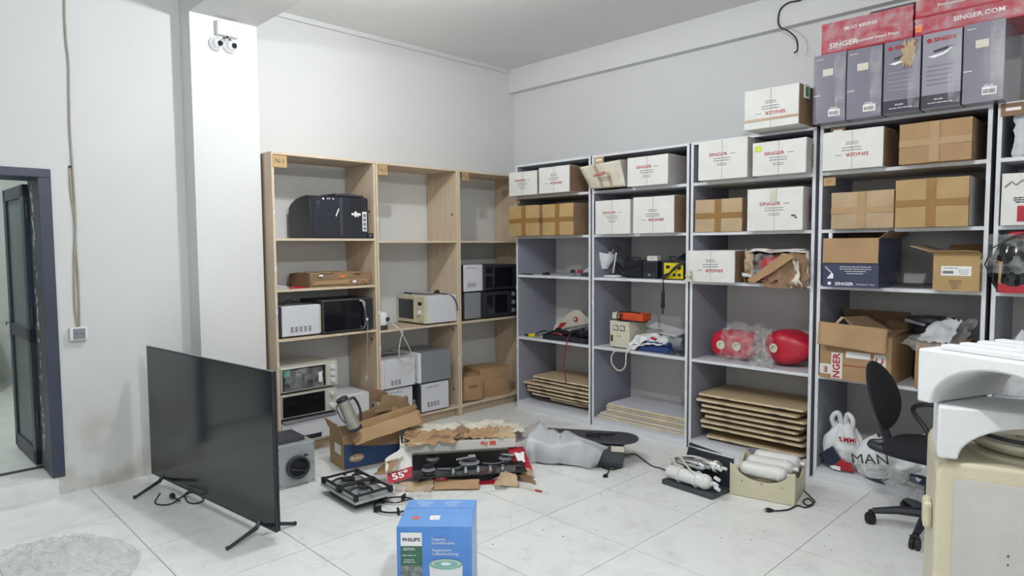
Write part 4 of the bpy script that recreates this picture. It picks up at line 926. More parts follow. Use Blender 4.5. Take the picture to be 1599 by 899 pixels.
a = q(487, 309); box('seam', 'black_matte', t, a[0]-.002, a[0]+.002, -.002, .0, .01, a[2]); a = q(531, 309); box('side_pillar', 'dark_metal', t, a[0]-.006, a[0]+.02, -.006, 0, .02, .33, bevel=.003)
a = q(546, 308); MB().box(a[0], a[0]+.11, -.004, 0, .19, .325).obj('front_recess', 'black_matte', t, bevel=.003)
for px, py, r in ((504.5, 310, .0075), (511.5, 310, .005), (514.5, 310, .005), (520, 310.5, .006)):
    a = q(px, py); MB().cyl((a[0], -.003, a[2]), (a[0], 0, a[2]), r, 12).obj('button', 'ink_white', t)
a = q(496.7, 316); MB().tube([(a[0]+.012*math.cos(k*.6), -.002, a[2]+.014*math.sin(k*.6)) for k in range(10)], .0018, 5).obj('emblem', 'grey_metal', t)
a = q(497, 323.5); text('lettering', 'CAFE', .012, 'ink_grey', t, (a[0], -.001, a[2])); a = q(515.5, 334); text('lettering', 'STEAM', .01, 'ink_grey', t, (a[0], -.001, a[2]))
a = q(523.5, 337.5); d_ = q(528, 326); MB().cyl((a[0], -.012, a[2]), (d_[0], -.012, d_[2]), .005, 8).obj('steam_lever', 'ink_white', t)
a = q(555.5, 334.5); MB().cbox((a[0], -.006, a[2]), (.085, .003, .018)).cbox((a[0]-.005, -.0065, a[2]), (.02, .003, .045)).cbox((a[0]+.02, -.0065, a[2]-.005), (.01, .003, .03)).obj('tape_piece', 'ink_white', t)
a = q(569, 346); s = box('barcode_label', 'sticker_white', t, a[0]-.02, a[0]+.02, -.004, -.001, a[2]-.08, a[2]+.08)
for k in range(4): box('barcode', 'ink_grey', s, a[0]-.012, a[0]+.012, -.005, -.004, a[2]-.07+.036*k, a[2]-.045+.036*k)
a = q(578, 366); box('drip_spout', 'black_plastic', t, a[0]-.03, a[0]+.02, -.02, .06, 0, .045, bevel=.006); MB().cyl((a[0]-.012, -.024, .025), (a[0]-.012, -.02, .025), .009, 10).obj('screw', 'chrome', t)

t = thing('flat_carton', 'flat battered carton bound with brown tape on the second birch shelf', 'box', (2.79, 4.805, ZW2+.001), R_(0))
bm_obj('carton_body', warp_box(.55, .34, .105, .004, 3), 'kraft_dark', t)
ragged('torn_paper', 'kraft', t, (-.26, -.008, .02), (.26, -.008, .02), (.26, -.008, .055), (-.26, -.008, .05), amp=.004, rag=.06, seed=3)
ragged('torn_paper', 'kraft_yellow', t, (-.24, -.004, .105), (.24, -.004, .11), (.2, .3, .112), (-.25, .3, .112), amp=.005, rag=.08, seed=4)
ragged('torn_paper', 'kraft_dark', t, (.02, -.010, .005), (.22, -.010, .01), (.22, -.010, .045), (.06, -.010, .05), amp=.005, rag=.15, seed=5)
box('orange_mark', 'orange_sticker', t, -.02, .03, -.011, -.008, .07, .09); box('sticker', 'sticker_white', t, .10, .13, -.016, -.009, .025, .045); box('sticker', 'sticker_white', t, -.2, -.165, -.011, -.006, .085, .1)
box('side_board', 'kraft_dark', t, -.2815, -.2795, .004, .336, .004, .1)
t = thing('paper_scraps', 'white and red crumpled packet at the left end of the second birch shelf', 'packet', (2.32, 4.83, ZW2+.001))
ragged('white_paper', 'milky_film', t, (-.07, 0, .002), (.08, 0, .002), (.06, .1, .01), (-.07, .1, .03), amp=.012, rag=.1, seed=3)
ragged('red_paper', 'red_carton', t, (.05, -.01, .004), (.17, .0, .004), (.17, .06, .012), (.06, .06, .012), amp=.006, rag=.12, seed=6)

def microwave(label, loc, rz, w_, d, h, body, frame, glass='dark_glass', control='right', knobs=2, handle=None, group=None, vents=(5, .25), vtop=False, display=False, door_w=.70, name='microwave', wm_=(.03, .035)):
    t = thing(name, label, 'microwave', loc, rz, group)
    fb = .012
    box('housing', body, t, -w_/2, w_/2, .016, d, fb, h, bevel=.006)
    box('front_frame', frame, t, -w_/2, w_/2, -.012, .014, fb, h, bevel=.005)
    xd = -w_/2+w_*door_w
    door = box('door', frame, t, -w_/2+.004, xd, -.022, -.013, fb+.006, h-.006, bevel=.003)
    box('door_window', glass, door, -w_/2+wm_[0], xd-wm_[0], -.025, -.0225, fb+wm_[1], h-wm_[1], bevel=.001)
    if handle: MB().tube([(xd-.018, -.022, fb+.04), (xd-.018, -.05, fb+.055), (xd-.018, -.05, h-.05), (xd-.018, -.022, h-.035)], .009, 8).obj('handle', handle, door, smooth=True)
    cp = box('control_panel', frame if frame != 'chrome' else 'black_plastic', t, xd+.004, w_/2-.004, -.02, -.013, fb+.006, h-.006, bevel=.002)
    cx = (xd+w_/2)/2
    for k in range(knobs):
        z = fb+.05+(h-.1)*(k/(max(1, knobs-1)) if knobs > 1 else .3)
        MB().cyl((cx, -.040, z), (cx, -.0205, z), .02, 16).cbox((cx, -.043, z), (.006, .006, .034)).obj('knob', 'white_plastic' if frame in ('ivory', 'cream_plastic', 'white_plastic') else 'grey_metal', cp)
    if display: box('display', 'black_matte', cp, cx-.028, cx+.028, -.022, -.0202, h-.085, h-.055)
    n, vz = vents
    b = MB()
    for k in range(n):
        y0 = d*.25+k*d*.11
        for r in range(5): b.box(w_/2, w_/2+.0015, y0, y0+d*.07, h*vz+r*.009, h*vz+r*.009+.004)
    if n: b.obj('side_vents', 'dark_metal', t)
    if vtop:
        b = MB()
        for k in range(4): b.box(w_/2, w_/2+.0015, d*.22+k*d*.11, d*.29+k*d*.11, h*.86, h*.87).box(w_/2, w_/2+.0015, d*.22+k*d*.11, d*.29+k*d*.11, h*.89, h*.9)
        b.obj('side_vents', 'dark_metal', t)
    for x in (-w_/2+.04, w_/2-.04):
        for y in (.04, d-.05): MB().cyl((x, y, 0), (x, y, fb), .013, 10).obj('foot', 'black_plastic', t)
    return t
D90 = R_(-90)
gm = 'old microwaves stored on the birch shelves'
# unit one, third shelf
p = U(440, 520, 'y', 4.79)
mwA = t = microwave('white-sided microwave turned sideways at the left end of the third birch shelf', (2.26, 5.005, ZW3+.001), D90, .41, .335, .245, 'white_metal', 'black_plastic', group=gm, vents=(5, .17), knobs=1)
box('yellow_edge', 'cream_plastic', t, .2075, .212, .325, .336, .02, .24)
t = microwave('black-fronted microwave with a curved chrome handle on the third birch shelf', (2.835, 4.79, ZW3+.001), 0, .462, .36, .272, 'dark_metal', 'black_plastic', group=gm, vents=(0, 0), door_w=.80, knobs=0, wm_=(.008, .012))
MB().box(-.231, .231, -.0145, -.0125, .262, .272).box(-.231, .231, -.0145, -.0125, .012, .024).box(-.231, -.225, -.0145, -.0125, .024, .262).obj('chrome_trim', 'chrome', t)
MB().tube(spline([(.105, -.024, .03), (.125, -.05, .05), (.13, -.055, .14), (.125, -.05, .235), (.10, -.024, .255)]), .011, 8).obj('curved_handle', 'chrome', t, smooth=True)
plug_cord('power_cord', '', [U(565, 468, 'y', 4.745), U(571, 490, 'y', 4.74), U(574, 505, 'y', 4.74), U(573.5, 530, 'y', 4.745), U(574, 570, 'y', 4.75), U(573, 586, 'y', 4.75)], m='cable_beige', r=.0035, plug=True, parent=t)
c_ = W2L(t, U(572.8, 498.5, 'y', 4.735))
MB().lathe([(.001, -.013), (.01, -.009), (.014, 0), (.01, .009), (.001, .013)], c_, n=14).obj('cord_switch', 'white_plastic', t, smooth='full')
plug_cord('power_cord', 'black cord coiled on top of the sideways white microwave on the third birch shelf', [(2.24, 4.90, ZW3+.26), (2.32, 4.86, ZW3+.262), (2.38, 4.9, ZW3+.285), (2.44, 4.86, ZW3+.265), (2.55, 4.85, ZW3+.26), (2.62, 4.9, ZW3+.285)], r=.005, parent=mwA)
# unit one, bottom
t = microwave('cream microwave with a dull scratched window, upper of two behind the television', (2.475, 4.775, .487), 0, .478, .36, .205, 'ivory', 'ivory', 'dark_glass', group=gm, vents=(0, 0), knobs=3, door_w=.78, wm_=(.008, .014))
box('green_sticker', 'green_sticker', t, -.226, -.17, -.027, -.0255, .14, .185); ragged('torn_film', 'clear_film', t, (-.21, -.028, .03), (.10, -.028, .03), (.10, -.028, .18), (-.21, -.028, .18), amp=.001, rag=.03, seed=6, thick=0, sc=20)
box('paper_slip', 'sticker_white', t, .065, .095, -.028, -.026, .06, .14)
microwave('cream microwave with a black door, lower of two behind the television', (2.47, 4.78, .283), 0, .47, .36, .20, 'ivory', 'ivory', 'dark_glass', group=gm, vents=(0, 0), knobs=2, door_w=.78, wm_=(.008, .014))
t = thing('metal_tray', 'thin grey metal sheet under the two stacked cream microwaves', 'tray', (2.46, 4.735, .2655), R_(2))
box('sheet', 'grey_metal', t, -.22, .25, 0, .38, 0, .014, bevel=.002)
t = thing('white_case', 'low white casing under the grey metal sheet at the foot of the birch shelves', 'case', (2.455, 4.75, ZW4+.001), 0)
box('casing', 'white_metal', t, -.22, .24, 0, .4, 0, .16, bevel=.006); box('slot', 'black_matte', t, -.22, .1, -.002, 0, .01, .045)
t = microwave('white microwave lying behind the steel flask in the first birch shelf unit', (2.865, 4.82, ZW4+.001), 0, .33, .36, .285, 'white_metal', 'white_plastic', 'white_metal', group=gm, vents=(0, 0), knobs=0)
# unit two, middle: cream microwave turned to the left
t = microwave('cream-fronted microwave with white sides and a black cord on top, middle birch unit', (3.632, 4.995, .894), D90, .42, .35, .262, 'white_metal', 'cream_plastic', 'screen', group=gm, vents=(0, 0), knobs=1, display=True, door_w=.66, wm_=(.025, .035))
text('lettering', 'GOLD', .018, 'ink_black', t, (.155, -.021, .03))
plug_cord('power_cord', 'black power cord lying on top of the cream-fronted microwave', [(3.66, 5.05, 1.163), (3.63, 5.12, 1.175), (3.70, 5.0, 1.166), (3.78, 4.90, 1.164), (3.80, 4.88, 1.17), (3.86, 4.83, 1.166), (3.93, 4.775, 1.14), (3.975, 4.77, 1.06), (3.985, 4.77, 1.0)], r=.005, parent=t)
MB().tube([W2L(t, (3.79+dx, 4.87, 1.172+dz)) for dx, dz in ((0, .002), (.02, .012), (.045, .014), (.055, .014))], [.008, .017, .016, .01], 10).obj('plug', 'cable_black', t, smooth=True)
# white kettle-like base with white cord loop
t = thing('white_kettle', 'small white appliance with a dark round fitting at the left of the middle birch unit', 'appliance', (3.185, 4.84, .894), 0)
MB().lathe([(.052, 0), (.058, .01), (.056, .04)], n=24).obj('base', 'dark_metal', t, smooth=True); MB().lathe([(.055, .041), (.06, .06), (.057, .13), (.045, .15), (.02, .155)], n=24).obj('body', 'white_plastic', t, smooth=True)
MB().cyl((.03, -.062, .09), (.03, -.045, .09), .02, 14).obj('fitting', 'dark_metal', t, smooth=True); MB().cyl((-.02, 0, .15), (-.02, 0, .26), .008, 10).obj('spout', 'white_plastic', t, smooth=True)
plug_cord('power_cord', 'white cord looped below the white appliance in the middle birch unit', [U(612, 505, 'y', 4.79), U(622, 512, 'y', 4.76), U(630, 525, 'y', 4.745), U(640, 545, 'y', 4.745), U(643, 560, 'y', 4.745), U(636, 566, 'y', 4.745), U(626, 562, 'y', 4.745), U(623, 548, 'y', 4.745), U(626, 528, 'y', 4.745), U(629, 518, 'y', 4.745), U(628, 512, 'y', 4.745)], m='cable_white', r=.0045, parent=t)
# unit two, bottom: four microwaves
z1 = ZW4+.001
microwave('white microwave at the bottom left of the middle birch unit, behind the open carton', (3.17, 5.005, z1), D90, .40, .31, .262, 'white_metal', 'white_plastic', 'black_plastic', group=gm, vents=(0, 0), vtop=True, knobs=1)
microwave('white microwave with dark side vents at the bottom right of the middle birch unit', (3.535, 4.98, z1), D90, .42, .33, .262, 'white_metal', 'black_plastic', 'dark_glass', group=gm, vents=(4, .2), vtop=True, knobs=1)
mwU = microwave('white microwave with a handle, upper left of four low in the middle birch unit', (3.16, 4.99, z1+.264), D90, .40, .34, .262, 'white_metal', 'white_plastic', 'grey_metal', group=gm, vents=(3, .15), handle='white_plastic', knobs=1)
microwave('grey-sided microwave with a white front, upper right of four in the middle birch unit', (3.545, 4.985, z1+.264), D90, .42, .355, .285, 'grey_metal', 'white_plastic', 'black_plastic', group=gm, vents=(0, 0), handle='white_plastic', knobs=1)
plug_cord('power_cord', 'black cord lying on the upper left microwave in the middle birch unit', [(3.15, 5.05, .64), (3.24, 5.0, .633), (3.36, 5.02, .635), (3.46, 4.98, .634)], r=.005, parent=mwU)
# unit three
z1 = .894
microwave('grey-sided microwave, lower left of four in the corner birch unit', (4.085, 5.005, z1), D90, .40, .225, .262, 'grey_metal', 'black_plastic', group=gm, vents=(0, 0), knobs=3)
t = microwave('microwave in printed white plastic, upper left of four in the corner birch unit', (4.08, 5.01, z1+.264), D90, .40, .26, .268, 'white_metal', 'black_plastic', group=gm, vents=(4, .2), vtop=True, knobs=1)
ragged('wrapping_film', 'clear_film', t, (-.2, -.035, .0), (.21, -.035, .0), (.2, -.03, .26), (-.2, -.03, .26), amp=.012, rag=.03, seed=3, thick=0, sc=18)
microwave('black oven with three knobs, lower right of four in the corner birch unit', (4.555, 4.80, z1), 0, .45, .36, .262, 'dark_metal', 'black_plastic', group=gm, vents=(0, 0), knobs=3, door_w=.74)
microwave('black oven without knobs, upper right of four in the corner birch unit', (4.565, 4.80, z1+.264), 0, .45, .36, .262, 'dark_metal', 'black_plastic', group=gm, vents=(0, 0), knobs=0, door_w=.86, wm_=(.012, .03))
p0 = U(757, 620, 'y', 4.83)
t = carton('big plain kraft carton at the foot of the corner birch unit', (4.51, 4.83, ZW4+.001), R_(-8), .36, .30, .285, 'kraft', 'plain', amp=.006)
lines('box_print', 'kraft_dark', t, .08, -.007, .2, .12, 3, gap=.012)
t = carton('smaller kraft carton tilted against the bigger one at the foot of the corner birch unit', (4.19, 4.81, ZW4+.012), R_(-6), .23, .24, .235, 'kraft', 'plain', amp=.005, ry=R_(3))
lines('box_print', 'ink_black', t, .0, -.006, .14, .11, 2, gap=.012, th=.005); lines('box_print', 'ink_black', t, .085, -.006, .15, .02, 4, gap=.02)

# ================================================================== THINGS ON THE FLOOR
# television
tv = thing('television', 'large black flat television standing on four splayed feet on the floor', 'television', (1.463, 4.162, 0), math.atan2(-1.532, .174))
box('panel_back', 'black_matte', tv, -.770, .770, .004, .022, .064, .940, bevel=.003)
box('rear_housing', 'black_matte', tv, -.5, .5, .023, .06, .10, .55, bevel=.012)
box('bezel', 'black_plastic', tv, -.772, .772, -.006, .0035, .062, .942, bevel=.002)
box('screen', 'screen', tv, -.765, .765, -.0078, -.0062, .080, .936)
box('bright_trim', 'grey_metal', tv, -.772, .772, -.004, .006, .9425, .945)
for x, tip in ((-.60, -.54), (.60, .63)):
    MB().tube([(x, .0, .085), (x+.01, -.03, .055), (tip, -.20, .012)], [.013, .013, .009], 6).tube([(tip, -.20, .012), (tip, -.215, .011)], .011, 6).obj('foot', 'black_plastic', tv)
    MB().tube([(x, .02, .085), (x+.01, .04, .055), (tip, .19, .012)], [.013, .013, .009], 6).tube([(tip, .19, .012), (tip, .205, .011)], .011, 6).obj('foot', 'black_plastic', tv)
def F0(px, py, z=.006): return U(px, py, 'z', z)
plug_cord('power_cord', 'black power cord tangled on the floor under the television', [F0(308, 762, .03), F0(290, 770), F0(292, 782), F0(305, 786), F0(318, 780), F0(310, 771), F0(296, 769), F0(280, 778), F0(268, 786), F0(252, 788), F0(242, 784), F0(250, 770, .03)], r=.0045, parent=tv)
plug_cord('cord_end', 'black plug lying on the floor under the television, tip upward', [F0(281, 782, .02), F0(277, 780, .02), F0(272, 776, .022)], r=.005, plug=True, parent=tv)

# exhaust unit with round outlet
t = thing('extractor_box', 'galvanised extractor box with a round black outlet beside the television', 'extractor', (2.045, 4.15, 0), R_(-3))
box('housing', 'galvanised', t, -.14, .128, 0, .30, .004, .285, bevel=.004)
o = MB().lathe([(.078, 0), (.078, .035), (.066, .035), (.064, -.002)], n=28).obj('outlet_ring', 'dark_metal', t, smooth=True); o.matrix_local = Matrix.Translation((.0, 0, .13)) @ Matrix.Rotation(R_(90), 4, 'X')
MB().cyl((.0, -.004, .13), (.0, -.001, .13), .066, 28).obj('outlet', 'black_matte', t)
MB().cbox((.0, -.02, .11), (.11, .004, .008), Matrix.Rotation(.3, 3, 'Y')).obj('damper_flap', 'dark_metal', t)
MB().cbox((.05, -.035, .208), (.02, .02, .014)).obj('outlet_latch', 'dark_metal', t)
MB().box(-.14, -.07, -.012, 0, .0, .012).box(.07, .128, -.012, 0, .0, .008).obj('bottom_flange', 'galvanised', t)
for x in (-.12, .11):
    for z in (.02, .14, .265): MB().cyl((x, -.003, z), (x, 0, z), .004, 8).obj('rivet', 'dark_metal', t)
t = thing('flat_motor_casing', 'dark flat casing lying on top of the galvanised extractor box', 'casing', (2.03, 4.20, .287), R_(-3)); box('casing', 'dark_metal', t, -.13, .10, 0, .22, 0, .03, bevel=.004)

# big open carton with flask
t = open_carton('big open kraft carton with a blue printed side on the floor', (2.632, 4.150, .003), R_(-9.6), .44, .27, .25, 'kraft', flaps=[('left', 25, .10, 'kraft'), ('right', 30, .12, 'kraft')], name='open_carton')
MB().prism([(-.215, -.002, .005), (.215, -.002, .005), (.215, -.002, .12), (.0, -.002, .14), (-.215, -.002, .19)], (0, .001, 0)).obj('blue_print', 'blue_carton', t)
MB().lathe([(.05, 0), (.05, .001)], n=24, sx=1.15, sy=.55).obj('oval_logo', 'tape_clear', t).matrix_local = Matrix.Translation((-.12, -.003, .075)) @ Matrix.Rotation(R_(90), 4, 'X')
text('lettering', 'Bosfor', .03, 'ink_white', t, (-.12, -.005, .075), bold=.01)
box('side_label', 'sticker_white', t, -.224, -.221, .04, .16, .10, .17); 
def rp(*P): return [W2L(t, U(a_, b_, 'y', y_)) for a_, b_, y_ in P]
ragged('flap', 'kraft', t, *rp((545, 676, 4.165), (655, 640, 4.09), (661, 660, 3.99), (556, 695, 4.05)), amp=.004, rag=.008, seed=3, thick=.006)
ragged('flap', 'kraft', t, *rp((543, 678, 4.18), (652, 642, 4.11), (650, 630, 4.11), (562, 658, 4.18)), amp=.002, rag=.008, seed=5, thick=.005)
ragged('flap', 'kraft_dark', t, *rp((548, 662, 4.43), (640, 640, 4.35), (636, 617, 4.35), (560, 645, 4.43)), amp=.003, rag=.01, seed=7, thick=.005)
ragged('flap', 'kraft_dark', t, *rp((578, 624, 4.42), (604, 630, 4.40), (605, 612, 4.40), (579, 604, 4.42)), amp=.003, rag=.02, seed=8, thick=.005)
ragged('packing', 'kraft_inside', t, *rp((585, 645, 4.34), (645, 636, 4.30), (625, 618, 4.34), (598, 616, 4.38)), amp=.006, rag=.02, seed=9, thick=.004)  # no filling: dark brown sheet stands for the carton's shaded interior
t = thing('steel_flask', 'brushed steel electric flask leaning out of the open carton', 'flask', (2.455, 4.09, .33), 0)
Q = Vector((0, .0, 1)).rotation_difference(Vector((-.10, .03, .26)).normalized()).to_matrix().to_4x4()
for nm, prf, mm in (('body', [(.046, .0), (.047, .02), (.043, .20), (.041, .215)], 'steel'), ('base_ring', [(.05, -.02), (.052, -.012), (.052, .0), (.047, .004)], 'black_plastic'), ('lid', [(.043, .214), (.044, .225), (.038, .235), (.01, .238)], 'black_plastic')):
    o = MB().lathe(prf, n=28).obj(nm, mm, t, smooth=True); o.matrix_local = Q
o = MB().tube(spline([(.045, 0, .20), (.08, 0, .19), (.085, 0, .10), (.06, 0, .03), (.045, 0, .03)]), .010, 8).obj('handle', 'black_plastic', t, smooth=True); o.matrix_local = Q @ Matrix.Rotation(R_(-15), 4, 'Z')
o = MB().tube(spline([(-.045, 0, .21), (-.065, 0, .18), (-.062, 0, .10), (-.048, 0, .06)]), .004, 6).obj('cord', 'cable_black', t, smooth=True); o.matrix_local = Q
p = U(609, 700, 'y', 4.22)
t = thing('white_packet', 'white printed packet with a red corner standing behind the blue-sided carton', 'packet', (2.93, 4.20, .003), R_(-12)); box('packet', 'white_card', t, -.04, .05, 0, .10, 0, .19, bevel=.002); box('red_corner', 'ink_red', t, -.04, .0, -.002, 0, .15, .18); lines('print', 'ink_grey', t, .005, -.002, .12, .06, 3)

# gas hob lying on the floor (single)
AH = math.atan2(3.418-3.46, 2.342-2.079)
def gas_grate(p, x0, x1, y0, y1, z, m='iron_black'):
    b = MB(); cx, cy = (x0+x1)/2, (y0+y1)/2
    for (a, c) in (((x0, y0), (x1, y0)), ((x1, y0), (x1, y1)), ((x1, y1), (x0, y1)), ((x0, y1), (x0, y0))):
        b.tube([(a[0], a[1], z), (c[0], c[1], z)], .009, 6)
    for k in range(4):
        a = k*math.pi/2; ex, ey = math.cos(a), math.sin(a)
        b.tube([(cx+ex*(x1-x0)/2, cy+ey*(y1-y0)/2, z), (cx+ex*(x1-x0)*.32, cy+ey*(y1-y0)*.32, z+.012), (cx+ex*.035, cy+ey*.035, z+.012)], .008, 6)
    for sx in (x0, x1):
        for sy in (y0, y1): b.cbox((sx, sy, z-.010), (.024, .024, .035))
    return b.obj('pan_grate', m, p)
def burner(p, x, y, z, r):
    o = MB().lathe([(r*1.15, 0), (r*1.2, .006), (r*.9, .012), (r*.9, .022), (r*.2, .024)], (x, y, z), 22).obj('burner', 'grey_metal', p, smooth=True)
    MB().lathe([(r*.85, 0), (r*.88, .008), (r*.3, .012)], (x, y, z+.0245), 20).obj('burner_cap', 'iron_black', o, smooth=True)
    return o
t = thing('gas_hob', 'small steel gas hob with a black cast-iron grate lying on the floor', 'hob', (2.207, 3.67, .0), R_(-3))
box('tray_underside', 'dark_metal', t, -.10, .13, -.16, .19, .003, .05, bevel=.01); box('hob_plate', 'galvanised', t, -.135, .135, -.235, .235, .052, .066, bevel=.004)
burner(t, .0, .11, .0665, .05); burner(t, .0, -.10, .0665, .035)
gas_grate(t, -.12, .12, .012, .215, .10); gas_grate(t, -.12, .12, -.215, -.008, .10)
MB().tube([(-.04, .02, .10), (.03, -.06, .10)], .007, 6).tube([(.07, .02, .1), (-.02, -.06, .105)], .007, 6).obj('loose_bar', 'iron_black', t)
# wok ring
t = thing('wok_ring', 'round black iron pan support lying flat on the floor left of the blue box', 'pan support', tuple(F0(617, 792, .0)))
MB().tube([(.125*math.cos(k*math.pi/16), .125*math.sin(k*math.pi/16), .018) for k in range(32)], .006, 8, close=True).obj('ring', 'iron_black', t, smooth=True)
for k in range(5):
    a = k*2*math.pi/5+.5; MB().cbox((.118*math.cos(a), .118*math.sin(a), .022), (.05, .012, .034), Matrix.Rotation(a, 3, 'Z')).obj('prong', 'iron_black', t, bevel=.003)
MB().tube(spline([(-.03, .12, .02), (.02, .03, .016), (.10, .0, .02), (.12, -.03, .02)]), .005, 6).obj('inner_arc', 'iron_black', t, smooth=True)
# torn carton with five-burner hob
AR = math.atan2(3.133-3.507, 3.072-2.532)
ctr = Vector(((2.532+3.072)/2, (3.507+3.133)/2, 0))
def H(name, label, cat, dx, dy, dz, rz=0, **k):
    c, s = math.cos(AR), math.sin(AR)
    return thing(name, label, cat, (ctr.x+dx*c-dy*s, ctr.y+dx*s+dy*c, dz), AR+rz, **k)
t = H('gas_hob', 'large black glass gas hob with a row of five knobs, lying in the torn carton', 'hob', .04, .02, .012)
box('tray_underside', 'black_matte', t, -.33, .37, .04, .44, .0, .055, bevel=.01); g_ = box('glass_plate', 'dark_glass', t, -.37, .40, 0, .50, .057, .066, bevel=.003)
for k in range(5):
    x = -.10+.085*k; MB().lathe([(.018, 0), (.016, .012), (.012, .03), (.013, .034)], (x, .055, .066), 16).obj('knob', 'chrome', t, smooth=True)
burner(t, .03, .24, .0665, .062); burner(t, .30, .28, .0665, .045); burner(t, -.26, .14, .0665, .04); burner(t, -.22, .36, .0665, .04)
for c_, d_, a_ in (((.0, .22, .108), (.14, .02, .012), .3), ((.05, .24, .108), (.05, .05, .022), 0), ((.31, .26, .100), (.10, .03, .014), -.5)): MB().cbox(c_, d_, Matrix.Rotation(a_, 3, 'Z')).obj('loose_burner_part', 'chrome', t, bevel=.004)
gas = MB(); gas.tube(spline([(-.2, .14, .072), (-.08, .12, .076), (-.01, .18, .074)]), .004, 6).tube(spline([(.12, .2, .072), (.2, .15, .08), (.27, .2, .075)]), .004, 6); gas.obj('wire', 'grey_metal', t)
# carton around it: lid slab at the back
t = H('flat_carton', 'flattened white carton with orange marks and a torn top lying over the black hob', 'box', .04, .36, .142)
b = MB().box(-.45, .38, 0, .42, 0, .006).box(-.45, .38, .0, .006, .006, .07).box(-.45, -.444, .006, .42, .006, .07).box(.374, .38, .006, .42, .006, .07).box(-.45, .38, .414, .42, .006, .07)
b.obj('carton_tray', 'white_card', t, bevel=.002)
box('packing', 'old_card', t, -.43, .36, .02, .40, .007, .05, bevel=.01)
text('lettering', '4ty', .045, 'orange_ink', t, (.15, -.002, .042), bold=.03); box('orange_mark', 'orange_ink', t, .19, .235, -.002, 0, .025, .055)
for i, (a, m_, sd) in enumerate([((-.42, -.05, -.05, .2), 'kraft', 3), ((-.25, .02, .05, .22), 'kraft_dark', 4), ((-.02, .02, .30, .2), 'kraft', 5), ((.18, .0, .37, .18), 'kraft_pale', 6), ((-.4, .18, .0, .4), 'old_card', 7), ((-.02, .2, .38, .42), 'old_card', 8), ((.28, .1, .47, .3), 'old_card', 9), ((-.44, .08, -.3, .3), 'kraft_dark', 10)]):
    x0, y0, x1, y1 = a; ragged('torn_board', m_, t, (x0, y0, .065+.004*i), (x1, y0+.01, .07), (x1, y1, .10), (x0+.05, y1, .09), amp=.009, rag=.12, seed=sd, thick=.004, sc=14, n=24)
MB().box(-.43, .36, .425, .435, .05, .058).obj('edge_strip', 'red_carton', t)
t.rotation_euler.x = 0
# left flap with 55"
t = H('carton_flap', 'white torn carton flap printed 55 inches in red, left of the black hob', 'cardboard', -.50, -.03, .01)
P3 = [F0(593, 748, .01), F0(645, 742, .03), F0(643, 689, .15), F0(596, 716, .11)]
inv = None
def absolute_sheet(name, label, cat, pts, m, **k):
    o_ = Vector(pts[0]); t = thing(name, label, cat, tuple(o_)); ragged('sheet', m, t, *[Vector(p)-o_ for p in pts], **k); return t
bpy.data.objects.remove(t)
t = absolute_sheet('carton_flap', 'white torn carton flap marked 55 inches on a red band, left of the black hob', 'cardboard', [U(604, 756, 'z', .012), U(645, 745, 'z', .03), U(642, 690, 'z', .20), U(601, 716, 'z', .15)], 'white_card', amp=.004, rag=.02, seed=3, thick=.004)
o_ = t.location
pa, pb, pc, pd = [Vector(v)-o_ for v in (U(605, 757, 'z', .013), U(645, 745, 'z', .031), U(644.5, 728, 'z', .083), U(604, 741, 'z', .062))]
nrm = (pb-pa).cross(pd-pa).normalized(); 
if nrm.dot(Vector((-1, -1, 0))) < 0: nrm = -nrm
MB().add([v+nrm*.006 for v in (pa, pb, pc, pd)], [(0, 1, 2, 3)]).obj('red_band', 'ink_red', t, solid=.001)
tx = text('lettering', '55"', .052, 'ink_white', t, (0, 0, 0), bold=.03, sx=1.3)
ex = (pb-pa).normalized(); ey = nrm.cross(ex).normalized() if nrm.cross(ex).dot(pd-pa) > 0 else -nrm.cross(ex).normalized()
mt = Matrix.Identity(4)
for i in range(3): mt[i][0] = ex[i]*.088; mt[i][1] = ey[i]*.064; mt[i][2] = nrm[i]; mt[i][3] = ((pa+pb+pc+pd)/4+nrm*.008)[i]
tx.matrix_local = mt
s_ = lines('small_print', 'ink_grey', t, 0, 0, 0, .07, 1); s_.matrix_local = Matrix.Translation((pc+pd)/2+Vector((0, 0, .07))+nrm*.006) @ Matrix.Rotation(AR, 4, 'Z')
absolute_sheet('cardboard_scrap', 'brown torn cardboard scrap leaning on the white 55 inch flap', 'cardboard', [U(583, 742, 'z', .02), U(607, 738, 'z', .08), U(628, 714, 'z', .16), U(597, 722, 'z', .13)], 'kraft', amp=.005, rag=.06, seed=5, thick=.004)
absolute_sheet('cardboard_scrap', 'pale torn paper edge beside the brown scrap on the 55 inch flap', 'cardboard', [U(611, 735, 'z', .08), U(618, 733, 'z', .09), U(631, 712, 'z', .17), U(622, 717, 'z', .16)], 'old_card', amp=.006, rag=.12, seed=6, thick=.003)
absolute_sheet('carton_flap', 'pale carton side flap sloping at the right end of the flattened white carton', 'cardboard', [U(789, 697, 'z', .13), U(828, 682, 'z', .14), U(845, 656, 'z', .19), U(793, 680, 'z', .19)], 'white_card_side', amp=.006, rag=.03, seed=27, thick=.004)
